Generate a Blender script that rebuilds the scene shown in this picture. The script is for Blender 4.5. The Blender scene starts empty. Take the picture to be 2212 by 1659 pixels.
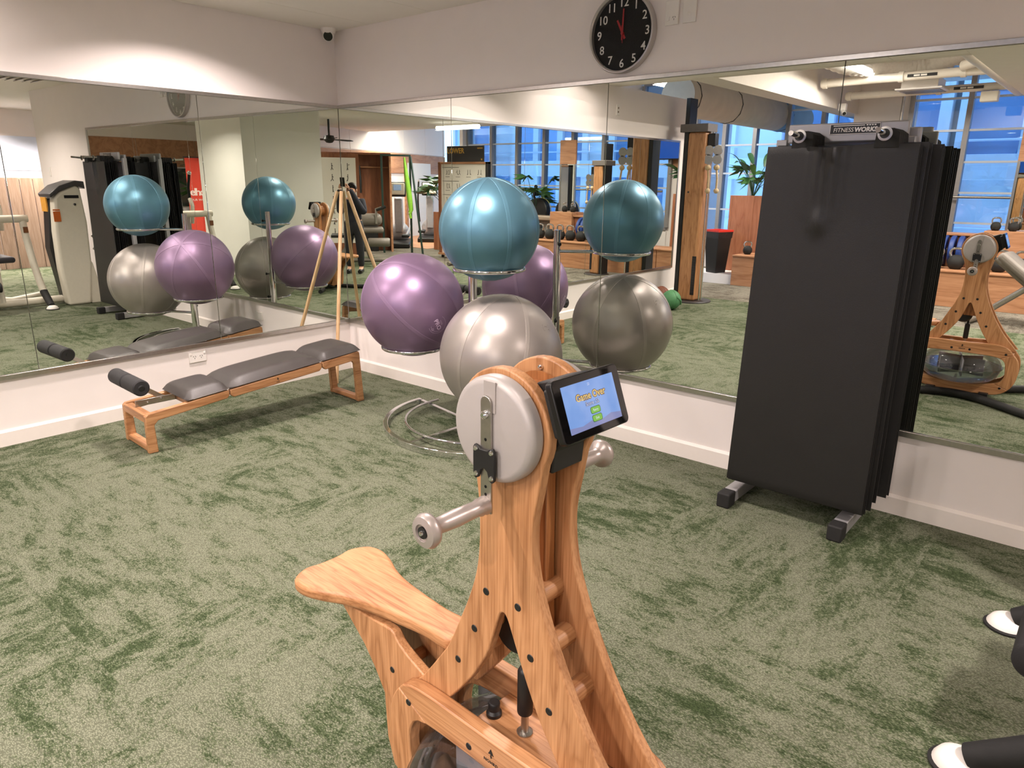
import bpy, bmesh, math, random
from mathutils import Vector, Matrix
random.seed(7)
R = math.radians
SC = bpy.context.scene
COL = SC.collection

# ------------------------------------------------------------------ camera
CAM = Vector((4.92736, -3.66710, 1.55))
cd = bpy.data.cameras.new('camera'); cam = bpy.data.objects.new('camera', cd); COL.objects.link(cam)
cd.sensor_fit = 'HORIZONTAL'; cd.sensor_width = 36.0; cd.lens = 36.0 * 1540.53 / 2212.0
cd.clip_start = 0.02; cd.clip_end = 200
yaw, pitch, roll = R(-40.2807), R(15.7597), R(0.4924)
fwd = Vector((math.sin(yaw), math.cos(yaw), 0)); rgt = Vector((math.cos(yaw), -math.sin(yaw), 0)); up = Vector((0, 0, 1))
f2 = fwd * math.cos(pitch) - up * math.sin(pitch); u2 = up * math.cos(pitch) + fwd * math.sin(pitch)
r3 = rgt * math.cos(roll) + u2 * math.sin(roll); u3 = u2 * math.cos(roll) - rgt * math.sin(roll)
cam.matrix_world = Matrix(((r3.x, u3.x, -f2.x, CAM.x), (r3.y, u3.y, -f2.y, CAM.y), (r3.z, u3.z, -f2.z, CAM.z), (0, 0, 0, 1)))
SC.camera = cam

# ------------------------------------------------------------------ sky and exposure
w = bpy.data.worlds.new('World'); SC.world = w; w.use_nodes = True
bg = w.node_tree.nodes['Background']; bg.inputs[0].default_value = (0.50, 0.70, 1.0, 1); bg.inputs[1].default_value = 4.2
vs = SC.view_settings
vs.view_transform = 'Standard'; vs.look = 'None'; vs.exposure = 0.08; vs.gamma = 1.0; vs.use_curve_mapping = False
SC.cycles.max_bounces = 10; SC.cycles.diffuse_bounces = 4; SC.cycles.glossy_bounces = 6; SC.cycles.transparent_max_bounces = 12
SC.cycles.sample_clamp_indirect = 6.0
DOWN_W = 40.0         # watts of one ceiling downlight
DOWN_COL = (1.0, 0.865, 0.82)
TUBE_W = 115.0
TUBE_COL = (1.0, 0.90, 0.84)

# ------------------------------------------------------------------ helpers
def lin(c):
    return tuple(((x / 255.0) / 12.92 if x / 255.0 <= 0.04045 else ((x / 255.0 + 0.055) / 1.055) ** 2.4) for x in c)
MATS = {}
def nd(nt, t, loc=None, **kw):
    n = nt.nodes.new(t)
    for k, v in kw.items():
        setattr(n, k, v)
    return n
def mat(name, rgb, rough=0.5, metal=0.0, var=0.06, scale=30.0, bump=0.0, bscale=200.0, coat=0.0, spec=0.5, emit=None, estr=0.0):
    """procedural material: colour with a little noise variation and optional fine bump"""
    if name in MATS: return MATS[name]
    m = bpy.data.materials.new(name); m.use_nodes = True; nt = m.node_tree
    b = nt.nodes['Principled BSDF']
    L = lin(rgb)
    tc = nd(nt, 'ShaderNodeTexCoord'); nz = nd(nt, 'ShaderNodeTexNoise'); nz.inputs['Scale'].default_value = scale; nz.inputs['Detail'].default_value = 3
    rp = nd(nt, 'ShaderNodeValToRGB')
    rp.color_ramp.elements[0].position = 0.3; rp.color_ramp.elements[1].position = 0.7
    rp.color_ramp.elements[0].color = tuple(max(0, x * (1 - var)) for x in L) + (1,)
    rp.color_ramp.elements[1].color = tuple(min(1, x * (1 + var)) for x in L) + (1,)
    nt.links.new(tc.outputs['Object'], nz.inputs['Vector']); nt.links.new(nz.outputs['Fac'], rp.inputs[0]); nt.links.new(rp.outputs[0], b.inputs['Base Color'])
    b.inputs['Roughness'].default_value = rough; b.inputs['Metallic'].default_value = metal
    b.inputs['Specular IOR Level'].default_value = spec; b.inputs['Coat Weight'].default_value = coat
    if bump > 0:
        n2 = nd(nt, 'ShaderNodeTexNoise'); n2.inputs['Scale'].default_value = bscale; n2.inputs['Detail'].default_value = 2
        bp = nd(nt, 'ShaderNodeBump'); bp.inputs['Strength'].default_value = bump; bp.inputs['Distance'].default_value = 0.002
        nt.links.new(tc.outputs['Object'], n2.inputs['Vector']); nt.links.new(n2.outputs['Fac'], bp.inputs['Height']); nt.links.new(bp.outputs[0], b.inputs['Normal'])
    if emit:
        b.inputs['Emission Color'].default_value = lin(emit) + (1,); b.inputs['Emission Strength'].default_value = estr
    MATS[name] = m
    return m
def wood(name, c1, c2, axis='Z', rough=0.42, scale=1.0):
    """oak-like wood, grain running along the object axis given"""
    if name in MATS: return MATS[name]
    m = bpy.data.materials.new(name); m.use_nodes = True; nt = m.node_tree; b = nt.nodes['Principled BSDF']
    tc = nd(nt, 'ShaderNodeTexCoord'); mp = nd(nt, 'ShaderNodeMapping')
    s = {'X': (1.2, 9, 9), 'Y': (9, 1.2, 9), 'Z': (9, 9, 1.2)}[axis]
    mp.inputs['Scale'].default_value = tuple(v * scale for v in s)
    nt.links.new(tc.outputs['Object'], mp.inputs['Vector'])
    n1 = nd(nt, 'ShaderNodeTexNoise'); n1.inputs['Scale'].default_value = 1.6; n1.inputs['Detail'].default_value = 3; n1.inputs['Distortion'].default_value = 0.6
    mult = nd(nt, 'ShaderNodeMath', operation='MULTIPLY'); mult.inputs[1].default_value = 9.0
    fr = nd(nt, 'ShaderNodeMath', operation='PINGPONG'); fr.inputs[1].default_value = 1.0
    nt.links.new(mp.outputs[0], n1.inputs['Vector']); nt.links.new(n1.outputs['Fac'], mult.inputs[0]); nt.links.new(mult.outputs[0], fr.inputs[0])
    m2 = nd(nt, 'ShaderNodeMapping'); s2 = {'X': (5, 230, 230), 'Y': (230, 5, 230), 'Z': (230, 230, 5)}[axis]; m2.inputs['Scale'].default_value = s2
    n2 = nd(nt, 'ShaderNodeTexNoise'); n2.inputs['Scale'].default_value = 1.0; n2.inputs['Detail'].default_value = 2
    nt.links.new(tc.outputs['Object'], m2.inputs['Vector']); nt.links.new(m2.outputs[0], n2.inputs['Vector'])
    rp = nd(nt, 'ShaderNodeValToRGB'); e = rp.color_ramp.elements
    e[0].position = 0.0; e[0].color = lin(c1) + (1,); e[1].position = 1.0; e[1].color = lin(c2) + (1,)
    mid = rp.color_ramp.elements.new(0.75); mid.color = tuple(0.45 * a + 0.55 * bb for a, bb in zip(lin(c1), lin(c2))) + (1,)
    nt.links.new(fr.outputs[0], rp.inputs[0])
    mx = nd(nt, 'ShaderNodeMixRGB', blend_type='MULTIPLY'); mx.inputs[0].default_value = 0.62
    r2 = nd(nt, 'ShaderNodeValToRGB'); r2.color_ramp.elements[0].position = 0.35; r2.color_ramp.elements[0].color = (0.66, 0.55, 0.44, 1); r2.color_ramp.elements[1].position = 0.55; r2.color_ramp.elements[1].color = (1, 1, 1, 1)
    nt.links.new(n2.outputs['Fac'], r2.inputs[0]); nt.links.new(rp.outputs[0], mx.inputs[1]); nt.links.new(r2.outputs[0], mx.inputs[2])
    nt.links.new(mx.outputs[0], b.inputs['Base Color']); b.inputs['Roughness'].default_value = rough
    bp = nd(nt, 'ShaderNodeBump'); bp.inputs['Strength'].default_value = 0.12; bp.inputs['Distance'].default_value = 0.001
    nt.links.new(n2.outputs['Fac'], bp.inputs['Height']); nt.links.new(bp.outputs[0], b.inputs['Normal'])
    MATS[name] = m
    return m
def glass(name, tint, refl=0.12, rough=0.0, facing=0.35):
    """thin clear sheet: tinted see-through with a view-angle dependent gloss"""
    if name in MATS: return MATS[name]
    m = bpy.data.materials.new(name); m.use_nodes = True; nt = m.node_tree
    nt.nodes.remove(nt.nodes['Principled BSDF']); out = nt.nodes['Material Output']
    t = nd(nt, 'ShaderNodeBsdfTransparent'); t.inputs[0].default_value = tuple(tint) + (1,)
    g = nd(nt, 'ShaderNodeBsdfGlossy'); g.inputs['Roughness'].default_value = rough; g.inputs[0].default_value = (0.95, 0.97, 1, 1)
    lw = nd(nt, 'ShaderNodeLayerWeight'); lw.inputs[0].default_value = facing
    ml = nd(nt, 'ShaderNodeMath', operation='MULTIPLY_ADD'); ml.inputs[1].default_value = 0.6; ml.inputs[2].default_value = refl; ml.use_clamp = True
    mx = nd(nt, 'ShaderNodeMixShader')
    nt.links.new(lw.outputs['Fresnel'], ml.inputs[0]); nt.links.new(ml.outputs[0], mx.inputs[0]); nt.links.new(t.outputs[0], mx.inputs[1]); nt.links.new(g.outputs[0], mx.inputs[2]); nt.links.new(mx.outputs[0], out.inputs[0])
    MATS[name] = m
    return m
def glow(name, rgb, strength):
    if name in MATS: return MATS[name]
    m = bpy.data.materials.new(name); m.use_nodes = True; nt = m.node_tree
    nt.nodes.remove(nt.nodes['Principled BSDF']); e = nd(nt, 'ShaderNodeEmission'); e.inputs[0].default_value = tuple(rgb) + (1,); e.inputs[1].default_value = strength
    nt.links.new(e.outputs[0], nt.nodes['Material Output'].inputs[0]); MATS[name] = m
    return m

class MB:
    def __init__(s): s.v = []; s.f = []
    def add(s, vs, fs, M=None):
        o = len(s.v)
        for p in vs:
            p = Vector(p)
            if M is not None: p = M @ p
            s.v.append(tuple(p))
        s.f += [tuple(i + o for i in f) for f in fs]
        return s
    def box(s, c, d, rz=0, M=None):
        x, y, z = d[0] / 2, d[1] / 2, d[2] / 2
        T = Matrix.Translation(Vector(c)) @ Matrix.Rotation(rz, 4, 'Z')
        if M is not None: T = Matrix.Translation(Vector(c)) @ M.to_4x4()
        vs = [(-x, -y, -z), (x, -y, -z), (x, y, -z), (-x, y, -z), (-x, -y, z), (x, -y, z), (x, y, z), (-x, y, z)]
        return s.add(vs, [(0, 3, 2, 1), (4, 5, 6, 7), (0, 1, 5, 4), (1, 2, 6, 5), (2, 3, 7, 6), (3, 0, 4, 7)], T)
    def bb(s, lo, hi):
        return s.box([(a + b) / 2 for a, b in zip(lo, hi)], [b - a for a, b in zip(lo, hi)])
    def tube(s, pts, r, n=12, closed=False, cap=True):
        pts = [Vector(p) for p in pts]; k = len(pts); rs = r if isinstance(r, (list, tuple)) else [r] * k
        prev = None; rings = []
        for i, p in enumerate(pts):
            a = pts[i - 1] if (i > 0 or closed) else p; b = pts[(i + 1) % k] if (i < k - 1 or closed) else p
            t = (b - a).normalized()
            if prev is None:
                h = Vector((0, 0, 1)) if abs(t.z) < 0.9 else Vector((1, 0, 0)); u = t.cross(h).normalized()
            else:
                u = (prev - t * prev.dot(t)).normalized()
            prev = u; q = t.cross(u)
            rings.append([p + (u * math.cos(2 * math.pi * j / n) + q * math.sin(2 * math.pi * j / n)) * rs[i] for j in range(n)])
        vs = [x for rg in rings for x in rg]; fs = []
        m = k if closed else k - 1
        for i in range(m):
            a = i * n; b = ((i + 1) % k) * n
            for j in range(n): fs.append((a + j, a + (j + 1) % n, b + (j + 1) % n, b + j))
        if cap and not closed:
            fs.append(tuple(range(n - 1, -1, -1))); fs.append(tuple((k - 1) * n + j for j in range(n)))
        return s.add(vs, fs)
    def cyl(s, a, b, r0, r1=None, n=20): return s.tube([a, b], [r0, r0 if r1 is None else r1], n)
    def lathe(s, prof, n=32, M=None, o=(0, 0, 0)):
        vs = []; fs = []; k = len(prof)
        for (r, z) in prof:
            for j in range(n):
                a = 2 * math.pi * j / n; vs.append((r * math.cos(a), r * math.sin(a), z))
        for i in range(k - 1):
            for j in range(n):
                fs.append((i * n + j, i * n + (j + 1) % n, (i + 1) * n + (j + 1) % n, (i + 1) * n + j))
        if prof[0][0] > 1e-6: fs.append(tuple(range(n - 1, -1, -1)))
        if prof[-1][0] > 1e-6: fs.append(tuple((k - 1) * n + j for j in range(n)))
        T = Matrix.Translation(Vector(o)) @ (M.to_4x4() if M is not None else Matrix.Identity(4))
        return s.add(vs, fs, T)
    def prism(s, poly, a, b, plane='xz'):
        n = len(poly)
        mk = {'xz': lambda p, d: (p[0], d, p[1]), 'yz': lambda p, d: (d, p[0], p[1]), 'xy': lambda p, d: (p[0], p[1], d)}[plane]
        vs = [mk(p, a) for p in poly] + [mk(p, b) for p in poly]
        fs = [tuple(range(n)), tuple(range(2 * n - 1, n - 1, -1))] + [(i, n + i, n + (i + 1) % n, (i + 1) % n) for i in range(n)]
        return s.add(vs, fs)
    def sphere(s, c, r, nu=24, nv=14, sc=(1, 1, 1)):
        vs = [(c[0], c[1], c[2] - r * sc[2])]; fs = []
        for i in range(1, nv):
            ph = -math.pi / 2 + math.pi * i / nv
            for j in range(nu):
                th = 2 * math.pi * j / nu
                vs.append((c[0] + r * sc[0] * math.cos(ph) * math.cos(th), c[1] + r * sc[1] * math.cos(ph) * math.sin(th), c[2] + r * sc[2] * math.sin(ph)))
        vs.append((c[0], c[1], c[2] + r * sc[2])); last = len(vs) - 1
        for j in range(nu):
            fs.append((0, 1 + (j + 1) % nu, 1 + j)); b = 1 + (nv - 2) * nu; fs.append((last, b + j, b + (j + 1) % nu))
        for i in range(nv - 2):
            for j in range(nu):
                a = 1 + i * nu; b = a + nu
                fs.append((a + j, a + (j + 1) % nu, b + (j + 1) % nu, b + j))
        return s.add(vs, fs)
    def build(s, name, m, parent=None, bevel=0.0, seg=2, ang=38, loc=None, rot=None, **props):
        me = bpy.data.meshes.new(name); me.from_pydata(s.v, [], s.f)
        bm = bmesh.new(); bm.from_mesh(me); bmesh.ops.recalc_face_normals(bm, faces=bm.faces); bm.to_mesh(me); bm.free()
        me.polygons.foreach_set('use_smooth', [True] * len(me.polygons)); me.set_sharp_from_angle(angle=R(ang)); me.update()
        me.materials.append(m)
        o = bpy.data.objects.new(name, me); COL.objects.link(o)
        if parent is not None: o.parent = parent
        if loc is not None: o.location = loc
        if rot is not None: o.rotation_euler = rot
        if bevel > 0:
            md = o.modifiers.new('Bevel', 'BEVEL'); md.width = bevel; md.segments = seg; md.limit_method = 'ANGLE'; md.angle_limit = R(40); md.harden_normals = False
        for k, v in props.items(): o[k] = v
        return o
def thing(name, label, cat, loc=(0, 0, 0), rz=0, group=None):
    o = bpy.data.objects.new(name, None); COL.objects.link(o); o.location = loc; o.rotation_euler = (0, 0, rz); o.empty_display_size = 0.1
    o['label'] = label; o['category'] = cat
    if group: o['group'] = group
    return o
def tag(o, label, cat, group=None):
    o['label'] = label; o['category'] = cat
    if group: o['group'] = group
    return o
def copy_part(o, parent, loc=None, rot=None, scale=None):
    c = o.copy(); COL.objects.link(c); c.parent = parent
    if loc is not None: c.location = loc
    if rot is not None: c.rotation_euler = rot
    if scale is not None: c.scale = scale
    return c
def dup(root, loc, rz, label=None, group=None, scale=None):
    r = root.copy(); COL.objects.link(r); r.location = loc; r.rotation_euler = (0, 0, rz)
    if scale: r.scale = (scale,) * 3
    if label: r['label'] = label
    if group: r['group'] = group
    for ch in [x for x in COL.objects if x.parent is root]:
        c = ch.copy(); COL.objects.link(c); c.parent = r
        for g in [x for x in COL.objects if x.parent is ch]:
            d = g.copy(); COL.objects.link(d); d.parent = c
    return r
def struct(o): o['kind'] = 'structure'; return o
def smooth_loop(pts, per=6, closed=True):
    out = []; n = len(pts); P = [Vector(p) for p in pts]
    rng = range(n) if closed else range(n - 1)
    for i in rng:
        g = lambda k: P[(i + k) % n] if closed else P[max(0, min(n - 1, i + k))]
        p0, p1, p2, p3 = g(-1), g(0), g(1), g(2)
        for k in range(per):
            t = k / per
            out.append(0.5 * ((2 * p1) + (-p0 + p2) * t + (2 * p0 - 5 * p1 + 4 * p2 - p3) * t * t + (-p0 + 3 * p1 - 3 * p2 + p3) * t ** 3))
    if not closed: out.append(P[-1])
    return out
def arc(cx, cy, r, a0, a1, n): return [(cx + r * math.cos(R(a0 + (a1 - a0) * i / n)), cy + r * math.sin(R(a0 + (a1 - a0) * i / n))) for i in range(n + 1)]
def text_data(s, size, align='CENTER', shear=0.0, extrude=0.0, bold=0.0, space=1.0):
    """outline of a line of lettering as a mesh in its own xy plane"""
    cu = bpy.data.curves.new('t', 'FONT'); cu.body = s; cu.size = size; cu.align_x = align; cu.align_y = 'CENTER'; cu.shear = shear; cu.extrude = extrude; cu.offset = bold; cu.space_character = space; cu.resolution_u = 3
    o = bpy.data.objects.new('t', cu); COL.objects.link(o); dg = bpy.context.evaluated_depsgraph_get(); dg.update()
    me = bpy.data.meshes.new_from_object(o.evaluated_get(dg)); vs = [tuple(v.co) for v in me.vertices]; fs = [tuple(p.vertices) for p in me.polygons]
    bpy.data.objects.remove(o); bpy.data.curves.remove(cu); bpy.data.meshes.remove(me)
    return vs, fs
def letter(s, size, M, m, parent, name='lettering', **kw):
    vs, fs = text_data(s, size, **kw); b = MB().add(vs, fs, M); o = b.build(name, m, parent); return o
def frame(o, x, y):
    """matrix whose local x and y axes lie along the given world vectors"""
    x = Vector(x).normalized(); y = Vector(y); y = (y - x * y.dot(x)).normalized(); z = x.cross(y)
    return Matrix(((x.x, y.x, z.x, o[0]), (x.y, y.y, z.y, o[1]), (x.z, y.z, z.z, o[2]), (0, 0, 0, 1)))
AXY = Matrix.Rotation(R(90), 4, 'X')      # lathe axis z -> -y
# ------------------------------------------------------------------ materials
def carpet(name, light, dark, vivid):
    m = bpy.data.materials.new(name); m.use_nodes = True; nt = m.node_tree; b = nt.nodes['Principled BSDF']; L = nt.links.new
    tc = nd(nt, 'ShaderNodeTexCoord')
    def noise(sc, scale, detail=4, rough=0.6):
        mp = nd(nt, 'ShaderNodeMapping'); mp.inputs['Scale'].default_value = sc
        n = nd(nt, 'ShaderNodeTexNoise'); n.inputs['Scale'].default_value = scale; n.inputs['Detail'].default_value = detail; n.inputs['Roughness'].default_value = rough
        L(tc.outputs['Object'], mp.inputs[0]); L(mp.outputs[0], n.inputs['Vector']); return n.outputs['Fac']
    sx = noise((1.0, 2.6, 1), 4.6, 7, 0.74); sy = noise((2.6, 1.0, 1), 4.6, 7, 0.74)
    # carpet tiles half a metre square, quarter-turned at random
    mp = nd(nt, 'ShaderNodeMapping'); mp.inputs['Scale'].default_value = (2, 2, 1); L(tc.outputs['Object'], mp.inputs[0])
    fl = nd(nt, 'ShaderNodeVectorMath', operation='FLOOR'); L(mp.outputs[0], fl.inputs[0])
    wn = nd(nt, 'ShaderNodeTexWhiteNoise', noise_dimensions='2D'); L(fl.outputs[0], wn.inputs['Vector'])
    gt = nd(nt, 'ShaderNodeMath', operation='GREATER_THAN'); gt.inputs[1].default_value = 0.62; L(wn.outputs['Value'], gt.inputs[0])
    mx = nd(nt, 'ShaderNodeMix', data_type='FLOAT'); L(gt.outputs[0], mx.inputs[0]); L(sx, mx.inputs[2]); L(sy, mx.inputs[3])
    big = noise((1, 1, 1), 1.1, 3)
    ad = nd(nt, 'ShaderNodeMath', operation='MULTIPLY_ADD'); ad.inputs[1].default_value = 0.45; L(big, ad.inputs[0]); 
    sc_ = nd(nt, 'ShaderNodeMath', operation='MULTIPLY'); sc_.inputs[1].default_value = 0.78; L(mx.outputs[0], sc_.inputs[0]); L(sc_.outputs[0], ad.inputs[2])
    fine = noise((1, 1, 1), 46.0, 2)
    a2 = nd(nt, 'ShaderNodeMath', operation='MULTIPLY_ADD'); a2.inputs[1].default_value = 0.16; L(fine, a2.inputs[0]); L(ad.outputs[0], a2.inputs[2])
    rp = nd(nt, 'ShaderNodeValToRGB'); e = rp.color_ramp.elements
    e[0].position = 0.585; e[0].color = lin(dark) + (1,); e[1].position = 0.725; e[1].color = lin(light) + (1,)
    md = rp.color_ramp.elements.new(0.65); md.color = lin(vivid) + (1,)
    # every yarn loop takes its own side of the threshold, so patch edges break up stitch by stitch
    mr = nd(nt, 'ShaderNodeMapping'); mr.inputs['Rotation'].default_value = (0, 0, R(32)); mr.inputs['Scale'].default_value = (1, 1.9, 1); L(tc.outputs['Object'], mr.inputs[0])
    vo = nd(nt, 'ShaderNodeTexVoronoi'); vo.inputs['Scale'].default_value = 150.0; L(mr.outputs[0], vo.inputs['Vector'])
    sp = nd(nt, 'ShaderNodeSeparateColor'); L(vo.outputs['Color'], sp.inputs[0])
    dj = nd(nt, 'ShaderNodeMath', operation='MULTIPLY_ADD'); dj.inputs[1].default_value = 0.13; L(sp.outputs[0], dj.inputs[0]); L(a2.outputs[0], dj.inputs[2])
    sb_ = nd(nt, 'ShaderNodeMath', operation='SUBTRACT'); sb_.inputs[1].default_value = 0.065; L(dj.outputs[0], sb_.inputs[0])
    L(sb_.outputs[0], rp.inputs[0])
    # loop pile: pale yarn tips in diagonal rows
    r2 = nd(nt, 'ShaderNodeValToRGB'); r2.color_ramp.elements[0].position = 0.15; r2.color_ramp.elements[0].color = (1.22, 1.22, 1.2, 1); r2.color_ramp.elements[1].position = 0.62; r2.color_ramp.elements[1].color = (0.46, 0.48, 0.44, 1)
    L(vo.outputs['Distance'], r2.inputs[0])
    mm = nd(nt, 'ShaderNodeMixRGB', blend_type='MULTIPLY'); mm.inputs[0].default_value = 0.85; L(rp.outputs[0], mm.inputs[1]); L(r2.outputs[0], mm.inputs[2])
    L(mm.outputs[0], b.inputs['Base Color']); b.inputs['Roughness'].default_value = 0.95; b.inputs['Specular IOR Level'].default_value = 0.1
    bp = nd(nt, 'ShaderNodeBump'); bp.invert = True; bp.inputs['Strength'].default_value = 0.5; bp.inputs['Distance'].default_value = 0.003; L(vo.outputs['Distance'], bp.inputs['Height']); L(bp.outputs[0], b.inputs['Normal'])
    return m
M_GREEN = carpet('green_carpet', (124, 126, 108), (64, 76, 50), (96, 104, 80))
M_GREY = carpet('grey_carpet', (150, 142, 132), (96, 88, 80), (124, 116, 106))
M_WALL = mat('warm_white_paint', (238, 229, 225), 0.75, var=0.012, scale=6, bump=0.05, bscale=350)
M_CEIL = mat('ceiling_paint', (232, 226, 218), 0.85, var=0.012, scale=8)
M_TRIM = mat('skirting_paint', (240, 231, 224), 0.5, var=0.01)
M_ALU = mat('brushed_aluminium', (196, 192, 188), 0.28, 1.0, var=0.05, scale=60)
M_MIRROR = mat('silvered_glass', (232, 236, 230), 0.0, 1.0, var=0.0)
M_MIRROR.node_tree.nodes['Principled BSDF'].inputs['Roughness'].default_value = 0.0
M_CHROME = mat('chrome', (222, 222, 224), 0.07, 1.0, var=0.02)
M_STEEL = mat('satin_steel', (182, 178, 172), 0.32, 1.0, var=0.06, scale=80)
M_BLACK = mat('black_plastic', (22, 21, 22), 0.45, var=0.1)
M_RUBBER = mat('black_rubber', (26, 25, 25), 0.75, var=0.15, bump=0.15)
M_FOAM = mat('black_foam', (38, 36, 38), 0.7, var=0.15, bump=0.4, bscale=400)
M_LEATHER = mat('charcoal_leatherette', (62, 57, 55), 0.42, var=0.08, scale=14, bump=0.25, bscale=500)
M_GREYPAD = mat('grey_leatherette', (118, 110, 102), 0.5, var=0.06, scale=14, bump=0.2, bscale=500)
M_WHITEP = mat('white_plastic', (236, 230, 224), 0.4, var=0.01)
M_CREAM = mat('cream_powder_coat', (224, 216, 200), 0.4, var=0.02)
M_OAKZ = wood('oak_upright', (196, 144, 100), (164, 114, 74), 'Z')
M_OAKX = wood('oak_long', (196, 144, 100), (164, 112, 72), 'X')
M_OAKY = wood('oak_lengthwise', (196, 146, 102), (164, 114, 74), 'Y')
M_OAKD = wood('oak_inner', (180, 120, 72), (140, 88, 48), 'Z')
M_PLY = wood('plywood_cladding', (190, 140, 104), (166, 116, 82), 'X', 0.55, 0.35)
M_PLYD = wood('dark_ply', (142, 88, 58), (116, 68, 44), 'Z', 0.55, 0.35)
M_BIRCH = wood('pale_dowel', (226, 192, 150), (198, 158, 112), 'Z')

# ------------------------------------------------------------------ shell
def sbox(name, lo, hi, m, bevel=0.0): return struct(MB().bb(lo, hi).build(name, m, bevel=bevel))
sbox('floor', (-3.0, -5.85, -0.06), (14.0, 4.0, 0.0), M_GREEN)
sbox('floor.001', (-3.0, -14.0, -0.06), (14.0, -5.85, 0.0), M_GREY)
sbox('wall_left', (-0.16, -5.86, 0.0), (0.0, 0.16, 2.66), M_WALL)
sbox('wall_right', (0.0, 0.0, 0.0), (6.90, 0.16, 2.66), M_WALL)
# skirting boards with a chamfered top
pf = [(0, 0), (0.016, 0), (0.016, 0.085), (0.004, 0.098), (0, 0.098)]
struct(MB().prism(pf, -5.86, 0.0, 'xz').build('baseboard_left', M_TRIM))
struct(MB().prism([(-a, b) for a, b in pf], 0.0, 6.90, 'yz').build('baseboard_right', M_TRIM))
# ceiling over the exercise bay, boards running along the left wall with shadow gaps
ceil = sbox('ceiling', (-0.16, -3.95, 2.665), (3.60, 0.16, 2.80), M_CEIL)
x0 = 0.0
for i, x1 in enumerate((0.44, 1.08, 1.72, 2.36, 3.0, 3.6)):
    MB().bb((x0 + 0.002, -3.95, 2.65), (x1 - 0.002, 0.0, 2.667)).build('ceiling_board', M_CEIL, ceil, bevel=0.002)
    x0 = x1
sbox('ceiling.001', (3.60, -8.1, 2.65), (14.0, 4.0, 2.80), M_CEIL)
M_BEAM = mat('beam_paint', (222, 214, 204), 0.8, var=0.02)
sbox('trim_1', (0.95, -10.4, 2.65), (1.25, -3.95, 3.62), M_BEAM)          # bulkhead along the open ceiling
sbox('trim_2', (-0.16, -4.1, 2.655), (3.60, -3.95, 3.62), M_BEAM)
sbox('trim_3', (3.60, -8.3, 2.80), (3.72, -3.95, 3.62), M_BEAM)
sbox('ceiling.002', (-3.0, -14.0, 3.60), (14.0, -3.95, 3.70), M_BEAM)
# the column beside the photographer
sbox('wall_column', (5.75, -3.88, 0.0), (7.15, -2.45, 2.65), mat('column_paint', (226, 224, 216), 0.8, var=0.015, scale=6))
# far walls of the gym
sbox('wall_side', (-3.1, -14.0, 0.0), (-3.0, 4.0, 3.7), M_WALL)
sbox('wall_far', (14.0, -14.0, 0.0), (14.1, 4.0, 3.7), M_WALL)
sbox('wall_behind_left', (-3.0, 4.0, 0.0), (14.0, 4.1, 3.7), M_WALL)
sbox('wall_pier', (1.20, -9.55, 0.0), (2.04, -9.20, 3.62), M_WALL)
MB().bb((1.22, -9.20, 1.82), (2.02, -9.185, 2.25)).build('cladding_panel', M_PLY, bpy.data.objects['wall_pier'])

def mullioned(idx, x0, x1, y, z0, z1, step, transoms, M_FR, M_GL, grow):
    """one glazed wall: sill, head, posts, rails and panes as parts of a window"""
    fr = struct(MB().bb((x0, y - 0.06, z0 - 0.06), (x1, y + 0.06, z0)).build('window_%d' % idx, M_FR))
    MB().bb((x0, y - 0.06, z1), (x1, y + 0.06, z1 + 0.08)).build('head_rail', M_FR, fr)
    n = max(1, round((x1 - x0) / step)); st = (x1 - x0) / n
    for i in range(n + 1):
        x = x0 + i * st
        MB().bb((x - 0.035, y - 0.07, z0), (x + 0.035, y + 0.07, z1)).build('mullion', M_FR, fr)
    zs = [z0] + transoms + [z1]
    for t in transoms: MB().bb((x0, y - 0.03, t - 0.015), (x1, y + 0.045, t + 0.015)).build('transom', grow, fr)
    for i in range(n):
        for a, b in zip(zs[:-1], zs[1:]):
            MB().bb((x0 + i * st + 0.03, y - 0.004, a), (x0 + (i + 1) * st - 0.03, y + 0.004, b)).build('pane', M_GL, fr)
    return fr
M_WFR = mat('window_frame_grey', (150, 146, 146), 0.4, 0.3, var=0.03)
M_WTR = mat('window_rail', (198, 206, 220), 0.35, 0.2, var=0.02)
M_PANE = glass('window_glass', (0.62, 0.78, 0.95), 0.07)
mullioned(1, 2.04, 7.40, -9.20, 0.72, 3.45, 0.72, [1.02, 1.46, 1.90, 2.35, 2.80, 3.20], M_WFR, M_PANE, M_WTR)
mullioned(2, -2.9, 1.20, -9.60, 0.40, 3.40, 0.62, [1.10, 1.75, 2.25, 2.8], M_WFR, M_PANE, M_WTR)
sbox('wall_under_window', (2.04, -9.30, 0.0), (7.40, -9.16, 0.66), M_WALL)
sbox('wall_under_window.001', (-2.9, -9.70, 0.0), (1.30, -9.56, 0.34), M_WALL)
sbox('wall_window_side', (7.40, -9.35, 0.0), (7.50, -9.0, 3.6), M_WALL)
MB().tube([(2.1, -9.02, 1.40), (7.35, -9.02, 1.40)], 0.018, 12).build('handrail', M_STEEL, bpy.data.objects['window_1'])
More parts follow.
